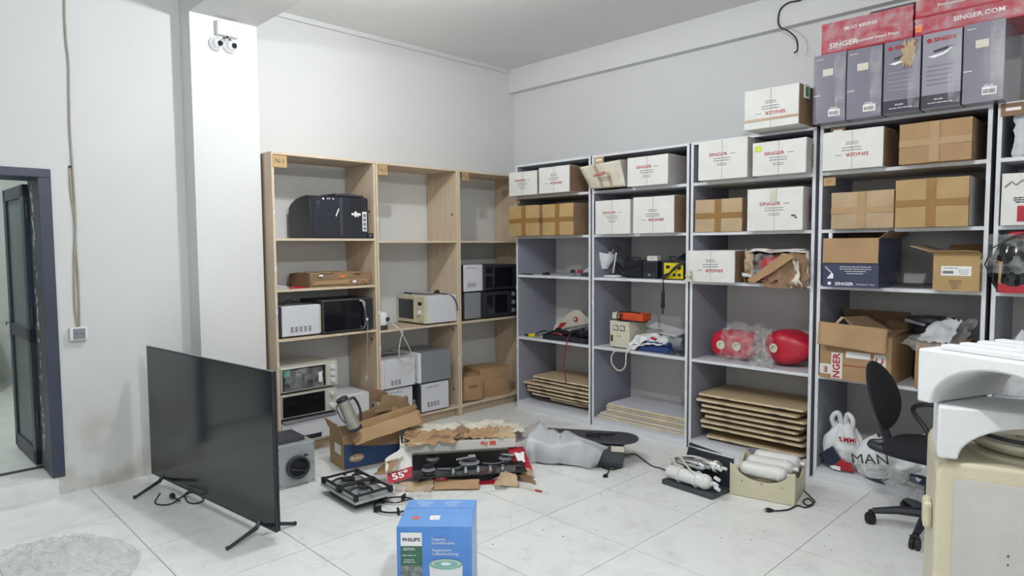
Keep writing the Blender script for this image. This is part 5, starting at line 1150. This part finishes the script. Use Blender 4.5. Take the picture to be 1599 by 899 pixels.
# right red flap
t = absolute_sheet('carton_flap', 'red printed carton flap standing at the right end of the black hob', 'cardboard', [U(806, 741, 'z', .02), U(832, 733, 'z', .06), U(817, 697, 'z', .13), U(793, 699, 'z', .13)], 'red_carton', amp=.004, rag=.02, seed=7, thick=.004)
o_ = t.location
w1 = [Vector(v)-o_ for v in (U(808, 719, 'z', .09), U(820, 721, 'z', .092), U(818, 705, 'z', .125), U(803, 706, 'z', .125))]
ragged('white_print', 'ink_white', t, *[v+Vector((-.008, -.008, .003)) for v in w1], amp=.001, rag=.08, seed=4, thick=.001)
absolute_sheet('carton_flap', 'pale inner carton flap folded under the red flap', 'cardboard', [U(800, 744, 'z', .01), U(828, 746, 'z', .01), U(832, 733, 'z', .06), U(803, 730, 'z', .05)], 'kraft_pale', amp=.01, rag=.06, seed=8, thick=.004)
absolute_sheet('cardboard_scrap', 'crumpled dark scrap on the floor at the right corner of the torn carton', 'cardboard', [U(812, 750, 'z', .005), U(838, 755, 'z', .005), U(834, 742, 'z', .05), U(812, 740, 'z', .05)], 'kraft_dark', amp=.015, rag=.1, seed=9, thick=.003)
absolute_sheet('carton_flap', 'white carton flap with a maroon edge in front of the black hob', 'cardboard', [U(746, 748, 'z', .02), U(790, 748, 'z', .02), U(788, 734, 'z', .075), U(745, 734, 'z', .075)], 'old_card', amp=.004, rag=.02, seed=10, thick=.004)
absolute_sheet('carton_flap', 'maroon carton edge lying under the white flap in front of the black hob', 'cardboard', [U(748, 756, 'z', .004), U(790, 757, 'z', .004), U(790, 748, 'z', .018), U(747, 749, 'z', .018)], 'red_carton', amp=.004, rag=.03, seed=11, thick=.004)
absolute_sheet('cardboard_scrap', 'torn brown paper scrap right of the white flap before the black hob', 'cardboard', [U(766, 757, 'z', .012), U(812, 760, 'z', .012), U(806, 740, 'z', .06), U(784, 738, 'z', .08)], 'kraft_pale', amp=.014, rag=.14, seed=12, thick=.003)
t = absolute_sheet('carton_flap', 'plain brown carton flap flat in front of the black hob, behind the blue box', 'cardboard', [U(676, 764, 'z', .01), U(748, 763, 'z', .01), U(748, 748, 'z', .045), U(678, 749, 'z', .045)], 'kraft', amp=.002, rag=.01, seed=13, thick=.006)
t = absolute_sheet('carton_flap', 'small red printed tab above the plain brown carton flap', 'cardboard', [U(677, 750, 'z', .047), U(699, 750, 'z', .047), U(698, 742, 'z', .07), U(677, 743, 'z', .07)], 'red_carton', amp=.002, rag=.01, seed=14, thick=.003)
o_ = t.location; tx = text('lettering', 'F55', .03, 'ink_white', t, (0.05, -.03, .012)); tx.matrix_local = Matrix.Translation(Vector(U(688, 746, 'z', .062))-Vector(o_)) @ Matrix.Rotation(AR, 4, 'Z') @ Matrix.Rotation(R_(55), 4, 'X') @ Matrix.Diagonal((.035, .03, 1, 1))
absolute_sheet('paper_sheet', 'beige wrapping paper on the floor left of the plain brown flap', 'paper', [U(612, 766, 'z', .006), U(675, 767, 'z', .006), U(676, 747, 'z', .05), U(630, 752, 'z', .04)], 'kraft_pale', amp=.012, rag=.06, seed=15, thick=.003)
absolute_sheet('plastic_sheet', 'clear crumpled film on the floor between the steel hob and the brown flap', 'plastic sheet', [U(596, 775, 'z', .005), U(670, 778, 'z', .005), U(676, 758, 'z', .02), U(606, 754, 'z', .05)], 'bag_film', amp=.02, rag=.06, seed=16, thick=0)
t = absolute_sheet('instruction_sheet', 'white printed sheet on the floor right of the plain brown flap', 'paper', [U(745, 768, 'z', .003), U(788, 765, 'z', .003), U(792, 754, 'z', .004), U(752, 757, 'z', .004)], 'white_card', amp=.001, rag=.02, seed=17, thick=.001)
s_ = MB()
for k in range(7): s_.box(.012*k, .012*k+.006, 0, .07, 0, .001)
o2 = s_.obj('print_block', 'ink_grey', t); o2.matrix_local = Matrix.Translation(Vector(U(774, 764, 'z', .0075))-Vector(t.location)) @ Matrix.Rotation(AR, 4, 'Z')
t = absolute_sheet('tape_strip', 'thin strip of packing tape with a red end on the floor', 'tape', [U(796, 757, 'z', .003), U(846, 768, 'z', .003), U(848, 765, 'z', .004), U(798, 752, 'z', .004)], 'old_card', amp=.002, rag=.02, seed=18, thick=.001)
MB().tube([Vector(U(836, 765, 'z', .008))-Vector(t.location), Vector(U(846, 767, 'z', .008))-Vector(t.location)], .006, 6).obj('red_end', 'ink_red', t)

# blue humidifier box
pa = U(619, 823, 'z', .37); pb = U(736.5, 823, 'z', .37)
ang = math.atan2(pb.y-pa.y, pb.x-pa.x); wb = (pb-pa).length
t = thing('blue_carton', 'bright blue printed appliance box on the floor in the foreground', 'box', ((pa.x+pb.x)/2, (pa.y+pb.y)/2, .002), ang)
bm_obj('carton_body', warp_box(wb, .315, .366, .0015, 4), 'philips_blue', t)
box('top_panel', 'philips_top', t, -wb/2+.002, wb/2-.002, .002, .313, .3672, .3705); 
box('top_seam', 'blue_carton', t, -wb/2+.002, wb/2-.002, .205, .207, .3705, .3708)
y = -.0025; L0 = -wb/2
fr = box('brand_panel', 'ink_white', t, L0+.018, L0+.112, y-.001, y, .285, .345, bevel=.0); text('lettering', 'PHILIPS', .022, 'navy_cloth', fr, (L0+.065, y-.0016, .313), bold=.03, sx=1.12)
gp_ = box('green_panel', 'print_green', t, L0+.018, L0+.112, y-.0006, y+.001, .195, .285)
for z, w1 in ((.275, .05), (.268, .06), (.243, .065), (.222, .05), (.212, .06)): lines('small_print', 'ink_white', gp_, L0+.055, y-.0008, z, w1, 1, th=.0026)
ph = box('photo_panel', 'photo_grey', t, L0+.018, L0+.112, y-.0006, y+.001, .09, .195)
text('lettering', 'Hygienic', .018, 'ink_white', t, (L0+.155, y, .315), align='LEFT'); text('lettering', 'humidification', .018, 'ink_white', t, (L0+.155, y, .298), align='LEFT')
text('lettering', 'Hygienische', .018, 'ink_white', t, (L0+.155, y, .266), align='LEFT'); text('lettering', 'Luftbefeuchtung', .018, 'ink_white', t, (L0+.155, y, .249), align='LEFT')
lines('small_print', 'philips_top', t, L0+.20, y-.0002, .331, .09, 1, th=.002); lines('small_print', 'philips_top', t, L0+.21, y-.0002, .282, .1, 1, th=.002)
def disc(nm, m, p, cx, cz, rx_, rz_, yy, n=32, a0=0, a1=2*math.pi):
    return MB().prism([(cx+rx_*math.cos(a0+(a1-a0)*k/n), yy, cz+rz_*math.sin(a0+(a1-a0)*k/n)) for k in range(n)], (0, .0006, 0)).obj(nm, m, p)
hp = MB().prism([(L0+.148, y-.001, .03), (L0+.285, y-.001, .03), (L0+.29, y-.001, .20), (L0+.143, y-.001, .20)], (0, .001, 0)).obj('printed_humidifier', 'white_plastic', t)
disc('printed_top', 'mint', hp, L0+.2165, .203, .074, .024, y-.0024); disc('printed_rim', 'cream_pale', hp, L0+.2165, .206, .064, .018, y-.0031); disc('printed_lid', 'mint', hp, L0+.2165, .205, .055, .015, y-.0038); disc('printed_cap', 'ink_white', hp, L0+.2165, .206, .022, .007, y-.0045)
zt = .3708
o = MB().lathe([(.017, 0), (.017, .001)], n=20).obj('red_sticker', 'orange_ink', t); o.location = (L0+.07, .095, zt)
st = box('white_sticker', 'sticker_white', t, L0+.135, L0+.18, .075, .12, zt, zt+.001); text('lettering', '2.5L', .012, 'ink_grey', st, (L0+.157, .097, zt+.0012), face='top')
for cx in (L0+.09, L0+.22): lines('small_print', 'ink_white', t, cx, zt, .285, .085, 4, face='top', gap=.016, th=.003)

# range hood with plastic sheet (grey, lying)
AX = R_(-24)
p = U(900, 735, 'z', 0)
ra = U(835, 722, 'z', .0); rb = U(968, 731, 'z', 0.0); hd = math.atan2(rb.y-ra.y, rb.x-ra.x); wl = (rb-ra).length
t = thing('range_hood', 'grey range hood lying on its back on the floor, with a rounded glass edge', 'range hood', ((ra.x+rb.x)/2, (ra.y+rb.y)/2, .0), hd)
MB().prism([(-wl/2, 0, .004), (wl/2+.02, 0, .004), (wl/2+.02, .02, .15), (-wl/2, .02, .15)], (0, .22, 0)).obj('body', 'dark_metal', t, bevel=.006)
MB().prism([(-wl*.45, .05, .155), (wl*.46, .05, .155)]+[(wl*.46+.15*math.sin(R_(k*15)), .20-.15*math.cos(R_(k*15)), .155) for k in range(1, 12)]+[(wl*.46, .35, .155), (-wl*.45, .35, .155)], (0, 0, .016)).obj('glass_plate', 'dark_metal', t, bevel=.005)
box('front_strip', 'black_plastic', t, -wl/2+.02, wl/2+.01, -.022, -.002, .004, .03, bevel=.003)
box('paper_tag', 'old_card', t, wl*.40, wl*.55, -.004, .0, .12, .16)
MB().tube(spline([(.05, .2, .18), (.12, .16, .20), (.2, .2, .185), (.26, .22, .19)]), .008, 6).cbox((.1, .18, .185), (.1, .05, .02)).obj('cord', 'cable_black', t, smooth=True)
MB().tube([(-.10, .04, .165), (.12, .05, .17)], .008, 6).obj('clip_bar', 'black_plastic', t)
t2 = thing('plastic_sheet', 'whitish plastic sheet draped over the grey range hood', 'plastic sheet', tuple(ra), hd)
top_ = [W2L(t2, U(a_, b_, 'z', .21)) for a_, b_ in ((826, 676), (835, 668), (843, 661), (852, 671), (862, 671), (872, 678), (882, 673), (900, 682), (925, 691), (948, 700))]
bot_ = [W2L(t2, U(a_, b_, 'z', .012)) for a_, b_ in ((822, 720), (832, 722), (842, 721), (852, 722), (866, 723), (874, 722), (888, 723), (905, 727), (922, 731), (932, 727))]
ts, bs_ = spline(top_, 5), spline(bot_, 5)
def shroud(u, v):
    i = min(int(u*(len(ts)-1)), len(ts)-2); f_ = u*(len(ts)-1)-i
    a_ = ts[i].lerp(ts[i+1], f_); b_ = bs_[i].lerp(bs_[i+1], f_)
    m_ = a_.lerp(b_, .35); m_.y = min(m_.y, -.045); m_.z = .165+.02*math.sin(u*9)
    b_.y = min(b_.y, -.03)
    if v < .15: k = 1-v/.15; p = a_+Vector((0, .10*k, -.02*k))
    elif v < .45: p = a_.lerp(m_, (v-.15)/.3)
    else: k = (v-.45)/.55; p = m_.lerp(b_, k)+Vector((0, -.02*math.sin(k*math.pi)-.010*math.sin(u*16+k*2)*k, 0))
    p.z = max(p.z, .006); return p
MB().grid(shroud, 60, 20).obj('sheet', 'milky_film', t2, smooth='full')
plug_cord('power_cord', '', [F0(962, 712), F0(968, 722), F0(972, 728), F0(955, 733), F0(940, 729), F0(950, 727), F0(950, 736), F0(947, 741)], r=.0045, plug=True, parent=t)
plug_cord('power_cord', 'long black cord running over the floor from the range hood to the filter unit', [F0(960, 713), F0(975, 710), F0(992, 709), F0(1005, 718), F0(1018, 727), F0(1032, 731), F0(1042, 735, .02)], r=.0045, plug=True, parent=t)

# water filter assembly (black frame)
pa = U(1033, 755, 'z', 0); pb = U(1112, 781, 'z', 0); a_ = math.atan2(pb.y-pa.y, pb.x-pa.x); wf = (pb-pa).length
t = thing('water_filter', 'water filter assembly of white and chrome cylinders on a black frame on the floor', 'water filter', ((pa.x+pb.x)/2, (pa.y+pb.y)/2, 0.002), a_)
box('base_frame', 'dark_metal', t, -wf/2, wf/2, 0, .22, 0, .03, bevel=.004); MB().prism([(-wf/2+.02, .20, .03), (wf/2, .20, .03), (wf/2, .24, .215), (-wf/2+.05, .24, .245)], (0, .012, 0)).obj('back_plate', 'black_plastic', t, bevel=.003)
box('white_rim', 'white_plastic', t, -wf/2+.05, wf/2, .235, .262, .213, .223)
def canister(p, c, L_, r, m, nm='cylinder', capm='white_plastic', rz=0):
    c = Vector(c); d = Vector((math.cos(rz), math.sin(rz), 0))
    o = MB().tube([c-d*L_/2, c-d*(L_/2-.012), c-d*(L_/2-.03), c+d*(L_/2-.03), c+d*(L_/2-.012), c+d*L_/2], [r*.45, r*.85, r, r, r*.85, r*.45], 20).obj(nm, m, p, smooth='full')
    MB().tube([c+d*(L_/2-.055), c+d*(L_/2-.035)], r*1.08, 20).tube([c+d*L_/2, c+d*(L_/2+.03)], r*.3, 10).obj('end_cap', capm, o, smooth=True)
    return o
canister(t, (-.02, .055, .08), .34, .045, 'filter_white'); canister(t, (-.05, .12, .15), .24, .032, 'chrome', capm='chrome'); canister(t, (.06, .15, .165), .22, .034, 'chrome', capm='white_plastic')
MB().tube(spline([(-.12, .10, .2), (-.05, .05, .17), (.04, .03, .12), (.08, .06, .10)]), .006, 8).tube(spline([(-.14, .08, .10), (-.16, .07, .17), (-.06, .10, .2), (.04, .12, .2), (.14, .12, .16)]), .006, 8).obj('hose', 'cable_white', t, smooth=True)
for x in (-.08, .05): MB().tube([(x, .055+.05*math.cos(k*math.pi/8), .08+.05*math.sin(k*math.pi/8)) for k in range(16)], .006, 6, close=True).obj('clamp', 'white_plastic', t, smooth=True)
for c in ((.17, .05, .09), (.17, .07, .12), (.15, .12, .17), (.19, .04, .07), (-.2, .05, .05)): MB().cyl(c, (c[0]+.04, c[1]-.02, c[2]), .012, 10).obj('fitting', 'white_plastic', t, smooth=True)
plug_cord('power_cord', '', [F0(1052, 722, .06), F0(1046, 728, .06), F0(1040, 735, .035)], r=.005, parent=t)
# cream filter housing
pa = U(1139, 771, 'z', 0); pb = U(1241, 791, 'z', 0); a_ = math.atan2(pb.y-pa.y, pb.x-pa.x); wf = (pb-pa).length
t = thing('filter_housing', 'cream plastic housing holding three white filter cylinders on the floor', 'water filter', ((pa.x+pb.x)/2, (pa.y+pb.y)/2, 0.002), a_)
def cradle(y0, y1, nm, hs):
    n = 16; poly = [(-wf/2, y0, 0), (wf/2, y0, 0), (wf/2, y0, hs)]
    poly += [(wf*(.40-.80*k/n), y0, hs-.02-.075*math.sin(math.pi*k/n)**.5) for k in range(n+1)]
    poly += [(-wf/2, y0, hs)]
    MB().prism(poly, (0, y1-y0, 0)).obj(nm, 'cream_plastic', t, bevel=.003)
cradle(0, .012, 'front_panel', .205); cradle(.35, .362, 'back_panel', .20)
box('base_panel', 'cream_plastic', t, -wf/2, wf/2, .012, .35, 0, .012)
def endp(x0, nm):
    n = 12; poly = [(x0, .013, 0), (x0, .349, 0), (x0, .349, .19)]+[(x0, .349-.336*k/n, .19-.07*math.sin(math.pi*k/n)) for k in range(1, n)]+[(x0, .013, .19)]
    MB().prism(poly, (.012, 0, 0)).obj(nm, 'cream_plastic', t, bevel=.002)
endp(-wf/2, 'end_panel'); endp(wf/2-.012, 'end_panel')
for k, (x, y_, z) in enumerate([(-.005, .075, .160), (.01, .18, .175), (.03, .285, .185)]): canister(t, (x, y_, z), .29, .047, 'filter_white', rz=R_(-3))
for x in (-.12, 0, .12): MB().cyl((x, -.002, .1), (x, 0, .1), .004, 8).obj('screw_hole', 'dark_metal', t)
MB().box(-wf/2+.02, -wf/2+.14, .363, .38, .16, .21).obj('bracket', 'grey_metal', t, bevel=.003)
plug_cord('power_cord', 'black knotted cord with a plug on the floor right of the cream housing', [F0(1255, 765, .03), F0(1265, 775), F0(1272, 783), F0(1262, 789), F0(1254, 783), F0(1262, 778), F0(1270, 786), F0(1258, 792), F0(1245, 789), F0(1232, 795), F0(1218, 797), F0(1208, 797)], r=.0045, plug=True, parent=t)

# ================================================================== SWIVEL CHAIR
cx, cy = 4.165, .945
ch = thing('swivel_chair', 'black swivel chair with an oval backrest in front of the grey shelves', 'chair', (cx, cy, 0))
for k in range(5):
    a = R_(109)+k*2*math.pi/5
    d = Vector((math.cos(a), math.sin(a), 0)); e = Vector((-d.y, d.x, 0))
    l = MB().tube([d*.03+Vector((0, 0, .105)), d*.15+Vector((0, 0, .10)), d*.275+Vector((0, 0, .075))], [.028, .024, .017], 8).obj('base_arm', 'black_plastic', ch, smooth=True)
    c = d*.285+Vector((0, 0, .031))
    MB().cyl(c-e*.024, c-e*.004, .03, 16).cyl(c+e*.004, c+e*.024, .03, 16).cyl(c+Vector((0, 0, .0)), c+Vector((0, 0, .045)), .01, 8).tube([c-e*.02+Vector((0, 0, .03)), c+Vector((0, 0, .042)), c+e*.02+Vector((0, 0, .03))], .012, 8).obj('caster', 'black_matte', l, smooth=True)
MB().cyl((0, 0, .09), (0, 0, .13), .04, 18).cyl((0, 0, .13), (0, 0, .27), .028, 16).cyl((0, 0, .27), (0, 0, .395), .016, 14).obj('gas_column', 'black_plastic', ch, smooth=True)
fa = R_(-96); fd = Vector((math.cos(fa), math.sin(fa), 0)); sd = Vector((-fd.y, fd.x, 0))
def seatfn(u, v):
    a = 2*math.pi*u; r = .215*(1/(abs(math.cos(a))**3+abs(math.sin(a))**3)**(1/3))
    prof = [(0, .43), (.75, .425), (.98, .44), (1.0, .465), (.93, .49), (.6, .498), (0, .494)]
    k = v*(len(prof)-1); i = min(int(k), len(prof)-2); f_ = k-i
    rr = prof[i][0]*(1-f_)+prof[i+1][0]*f_; z = prof[i][1]*(1-f_)+prof[i+1][1]*f_
    p = fd*(r*rr*math.cos(a)*1.02+.0)+sd*(r*rr*math.sin(a)*1.05); p.z = z-.03*max(0, math.cos(a)*rr)**3
    return p
MB().grid(seatfn, 40, 18).obj('seat', 'fabric_black', ch, smooth='full')
MB().cbox((0, 0, .41), (.2, .16, .03), Matrix.Rotation(fa, 3, 'Z')).obj('seat_plate', 'black_plastic', ch, bevel=.004)
bc = -fd*.30-sd*(-.06)+Vector((0, 0, .715))
tilt = R_(16); upv = (Vector((0, 0, 1))*math.cos(tilt)-fd*math.sin(tilt)); nb = (fd*math.cos(tilt)+Vector((0, 0, 1))*math.sin(tilt))
def backfn(front):
    def fn(u, v):
        a = 2*math.pi*u; r = math.sin(v*math.pi/2); hw_, hh_ = .18, .20
        x = hw_*r*math.cos(a)*(1-.12*math.sin(a)); z = hh_*r*math.sin(a)
        bul = (1-r**4)**.5 if r < 1 else 0
        dd = (.028 if front else -.022)*bul + .06*(x/hw_)**2*.5
        return bc+sd*x+upv*z+nb*dd
    return fn
MB().grid(backfn(True), 40, 14).obj('backrest', 'fabric_black', ch, smooth='full'); MB().grid(backfn(False), 40, 14).obj('backrest_shell', 'black_plastic', ch, smooth='full')
b = MB(); pts = spline([bc-nb*.02-upv*.02, bc-nb*.03-upv*.15, bc-nb*.03-upv*.27, -fd*.33+sd*.04+Vector((0, 0, .415)), -fd*.21+Vector((0, 0, .405)), -fd*.05+Vector((0, 0, .405))])
b.tube(pts, .026, 8).obj('back_bar', 'black_plastic', ch, smooth=True)
ar = MB().tube(spline([sd*.20-fd*.06+Vector((0, 0, .42)), sd*.27-fd*.12+Vector((0, 0, .50)), sd*.28-fd*.20+Vector((0, 0, .61)), sd*.27-fd*.10+Vector((0, 0, .655)), sd*.27+fd*.10+Vector((0, 0, .65)), sd*.27+fd*.18+Vector((0, 0, .58)), sd*.20+fd*.06+Vector((0, 0, .42))]), .014, 8).obj('armrest', 'black_plastic', ch, smooth=True)

# ================================================================== CREAM WASHING MACHINE WITH FOAM
P0 = U(1457, 718, 'z', .85); WA = R_(-74)
P0 = P0+Vector((.71, -.70, 0))*.012
wm = thing('washing_machine', 'cream rounded appliance with a grey side panel at the right edge of the photo', 'washing machine', (P0.x, P0.y, 0.001), WA)
WW, WD, WH = .60, .56, .85
def rrect(x0, x1, z0, z1, r, y, n=8):
    out = []
    for cx_, cz_, a0 in ((x1-r, z1-r, 0), (x0+r, z1-r, 90), (x0+.02, z0+.02, 180), (x1-.02, z0+.02, 270)):
        rr_ = r if cz_ > .5 else .02
        for k in range(n+1): a = R_(a0+90*k/n); out.append((cx_+rr_*math.cos(a), y, cz_+rr_*math.sin(a)))
    return out
MB().prism(rrect(0, WW, 0.01, WH, .06, .0), (0, WD, 0)).obj('cabinet', 'cream_plastic', wm, bevel=.014, seg=4, smooth=True)
box('side_panel', 'panel_grey', wm, .052, WW-.03, -.004, -.0005, .06, WH-.055, bevel=.002)
for z in (.555, .525): MB().cyl((.21, -.006, z), (.21, -.004, z), .0035, 8).obj('screw', 'dark_metal', wm)
MB().cyl((.31, .27, WH), (.31, .27, WH+.012), .215, 40).obj('top_rim', 'cream_pale', wm, smooth=True)
box('lower_knob', 'cream_plastic', wm, -.03, .0, .10, .20, .56, .66, bevel=.014, seg=3)
pl = thing('round_lid', 'round off-white lid with a dark rim lying under the foam arch on the cream appliance', 'lid', tuple(Vector((P0.x, P0.y, 0)) + Matrix.Rotation(WA, 3, 'Z') @ Vector((.31, .27, WH+.014))), WA)
MB().lathe([(.17, .001), (.19, .012), (.205, .03), (.20, .042), (.16, .046), (.05, .05)], n=44).obj('lid', 'cream_pale', pl, smooth=True)
MB().tube([(.185*math.cos(k*math.pi/20), .185*math.sin(k*math.pi/20), .056) for k in range(40)], .007, 6, close=True).obj('seal', 'dark_metal', pl, smooth=True)
text('lettering', 'Mini', .05, 'kraft_pale', pl, (-.02, -.06, .0505), face='top')
# foam blocks: arched end caps
def foam(label, rx_, ry_, z, w_, d, h, ax, ar_, aw, rot, leg=.0):
    R3 = Matrix.Rotation(WA, 3, 'Z'); o_ = Vector((P0.x, P0.y, 0))+R3 @ Vector((rx_, ry_, z))
    t = thing('foam_block', label, 'foam block', tuple(o_), WA+rot)
    n = 22; poly = [(0, 0, 0), (0, 0, h), (w_, 0, h), (w_, 0, 0)]
    poly += [(ax+aw*math.cos(math.pi*k/n), 0, ar_*math.sin(math.pi*k/n)) for k in range(n+1)]
    MB().prism(poly, (0, d, 0)).obj('block', 'foam', t, bevel=.008, seg=3, smooth=True)
    return t
L1 = Matrix.Rotation(-WA, 3, 'Z') @ (U(1466, 631, 'z', 1.05)-Vector((P0.x, P0.y, 0)))
t = foam('lower white foam block with an arch, standing on the cream appliance', L1.x, L1.y, WH+.014, .60, .26, .18, .31, .135, .25, 0)
L1 = Matrix.Rotation(-WA, 3, 'Z') @ (U(1431, 624, 'z', 1.05)-Vector((P0.x, P0.y, 0)))
t = foam('upper white foam block with ribbed top, overhanging the lower foam block', L1.x, L1.y, WH+.197, .62, .40, .188, .27, .145, .22, R_(-38))
for k in range(4): box('rib', 'foam', t, .06, .52, .03+.095*k, .075+.095*k, .1885, .207, bevel=.004)
box('rim', 'foam', t, .42, .62, -.014, 0, .0, .175, bevel=.008)

# crumpled clear plastic in the foreground left
t = thing('plastic_sheet', 'heap of crumpled clear plastic on the floor at the bottom left corner', 'plastic sheet', (.42, 3.80, 0.004), R_(20))
def heap(u, v):
    x = (u-.5)*1.15; y_ = (v-.5)*1.0; r = math.hypot(x/.575, y_/.5)
    k = max(0, 1-r**2)
    z = k**.6*(.06+.12*abs(nz((x*5, y_*5, 0), 1, 3))+.07*abs(nz((x*12, y_*12, 2), 1, 5))+.035*abs(nz((x*30, y_*30, 2), 1, 6)))
    s_ = 1/max(1, r*1.02+.12*nz((math.atan2(y_, x)*1.5, 0, 0), 1, 8))
    return Vector((x*s_, y_*s_, z+.002))
MB().grid(heap, 90, 90).obj('sheet', 'bag_film', t)
box('dark_lump', 'fabric_black', t, -.20, -.08, .26, .36, .002, .05, bevel=.01)

# ================================================================== WALL THINGS
def wall_cable(label, pts, m='cable_beige', r=.006, name='wall_cable', rs=False): return plug_cord(name, label, pts, m=m, r=r)
wy = YL-.008
wall_cable('long beige cable running down the left wall to the grey socket', [U(101, -30, 'y', wy), U(101, 20, 'y', wy), U(103, 60, 'y', wy), U(107, 100, 'y', wy), U(108, 150, 'y', wy), U(109, 200, 'y', wy), U(112, 245, 'y', wy), U(115, 290, 'y', wy), U(118, 340, 'y', wy), U(118, 380, 'y', wy), U(121, 420, 'y', wy), U(123, 460, 'y', wy), U(124, 500, 'y', wy), U(124, 511, 'y', wy)])
wall_cable('shorter beige cable coming out of a hole in the left wall beside the long one', [U(108.5, 262, 'y', wy+.01), U(109, 268, 'y', wy), U(111, 300, 'y', wy), U(115.5, 333, 'y', wy), U(118, 362, 'y', wy-.006), U(116, 400, 'y', wy), U(116, 440, 'y', wy), U(117, 480, 'y', wy), U(121, 510, 'y', wy)])
p = U(109, 261, 'y', YL-.002); t = thing('wall_hole', 'small dark hole in the left wall where a cable comes out', 'hole', tuple(p)); MB().cyl((0, .0, 0), (0, .0015, 0), .011, 14).obj('hole', 'black_matte', t)
p = U(124, 521, 'y', YL-.05); t = thing('wall_socket', 'grey surface-mounted double socket on the left wall beside the door', 'socket', (p.x, YL-.001, p.z))
box('back_box', 'white_plastic', t, -.05, .05, -.045, 0, -.042, .042, bevel=.004); box('face_plate', 'grey_metal', t, -.034, .034, -.049, -.0455, -.034, .034, bevel=.002)
for x in (-.016, .014):
    MB().cyl((x-.004, -.0505, 0), (x-.004, -.049, 0), .003, 8).cyl((x+.006, -.0505, 0), (x+.006, -.049, 0), .003, 8).obj('socket_hole', 'black_matte', t)
py_ = 4.905
p = U(355, 46, 'y', py_-.03); t = thing('junction_box', 'white junction box on the pillar just under the ceiling beam', 'junction box', (p.x, py_-.001, p.z), 0)
box('box_body', 'white_plastic', t, -.075, .075, -.05, 0, -.05, .05, bevel=.004); 
for x, z in ((-.06, .035), (.06, .03), (-.06, -.035), (.06, -.035)): MB().cyl((x, -.052, z), (x, -.05, z), .004, 8).obj('screw', 'grey_metal', t)
MB().tube(spline([(-.01, -.04, -.05), (-.012, -.045, -.065), (-.04, -.04, -.07)]), .004, 6).tube(spline([(-.008, -.04, -.05), (.0, -.045, -.065), (.02, -.04, -.075)]), .004, 6).obj('cable_tail', 'cable_black', t, smooth=True)
for px, py, lab in ((340, 67, 'left white dome camera below the junction box on the pillar'), (362, 71, 'right white dome camera below the junction box on the pillar')):
    p = U(px, py, 'y', py_-.04); t = thing('dome_camera', lab, 'camera', (p.x, py_-.001, p.z), 0, 'dome cameras on the pillar')
    o = MB().lathe([(.048, 0), (.05, .012), (.042, .025), (.038, .03)], n=28).obj('base_ring', 'white_plastic', t, smooth=True); o.matrix_local = Matrix.Rotation(R_(90), 4, 'X')
    prf = [(.036*math.cos(a*math.pi/20), .036*math.sin(a*math.pi/20)) for a in range(0, 10)]
    o = MB().lathe(prf, n=26).obj('ball', 'white_plastic', t, smooth='full'); o.matrix_local = Matrix.Translation((0, -.03, 0)) @ Matrix.Rotation(R_(90), 4, 'X')
    dd = Vector((.25, -1, -.15)).normalized(); c = Vector((0, -.03, 0))
    q_ = MB().cyl(c+dd*.028, c+dd*.039, .019, 20).obj('lens_ring', 'black_plastic', t, smooth=True); MB().cyl(c+dd*.039, c+dd*.041, .011, 16).obj('lens', 'dark_glass', q_)
wx = 5.11
plug_cord('hanging_cable', 'dark cable dangling from the ceiling on the right wall beside the red cartons', [U(1262, -12, 'x', wx), U(1250, 0, 'x', wx), U(1232, 4, 'x', wx), U(1219, 14, 'x', wx), U(1215, 30, 'x', wx), U(1218, 42, 'x', wx), U(1230, 48, 'x', wx), U(1241, 57, 'x', wx), U(1245, 66, 'x', wx), U(1245, 78, 'x', wx), U(1240, 83, 'x', wx)], m='cable_black', r=.006)
t = thing('floor_debris', 'bits of rubble and dust scattered over the tiles before the shelves', 'debris'); t['kind'] = 'stuff'
bpy.data.objects.remove(t)
b = MB(); rr = random.Random(11)
for k in range(70):
    px = rr.uniform(640, 1300); py = rr.uniform(660, 860); p = U(px, py, 'z', .0)
    if p.x > 4.58 or p.y > 4.7 or p.x < 1.5: continue
    s_ = rr.uniform(.001, .0038); b.cbox((p.x, p.y, s_/2+.0005), (s_*2, s_, s_), Matrix.Rotation(rr.uniform(0, 3), 3, 'Z'))
o = b.obj('floor_debris', 'wall_dirt'); tag(o, 'bits of grit scattered over the floor tiles in front of the shelves', 'debris', kind='stuff')
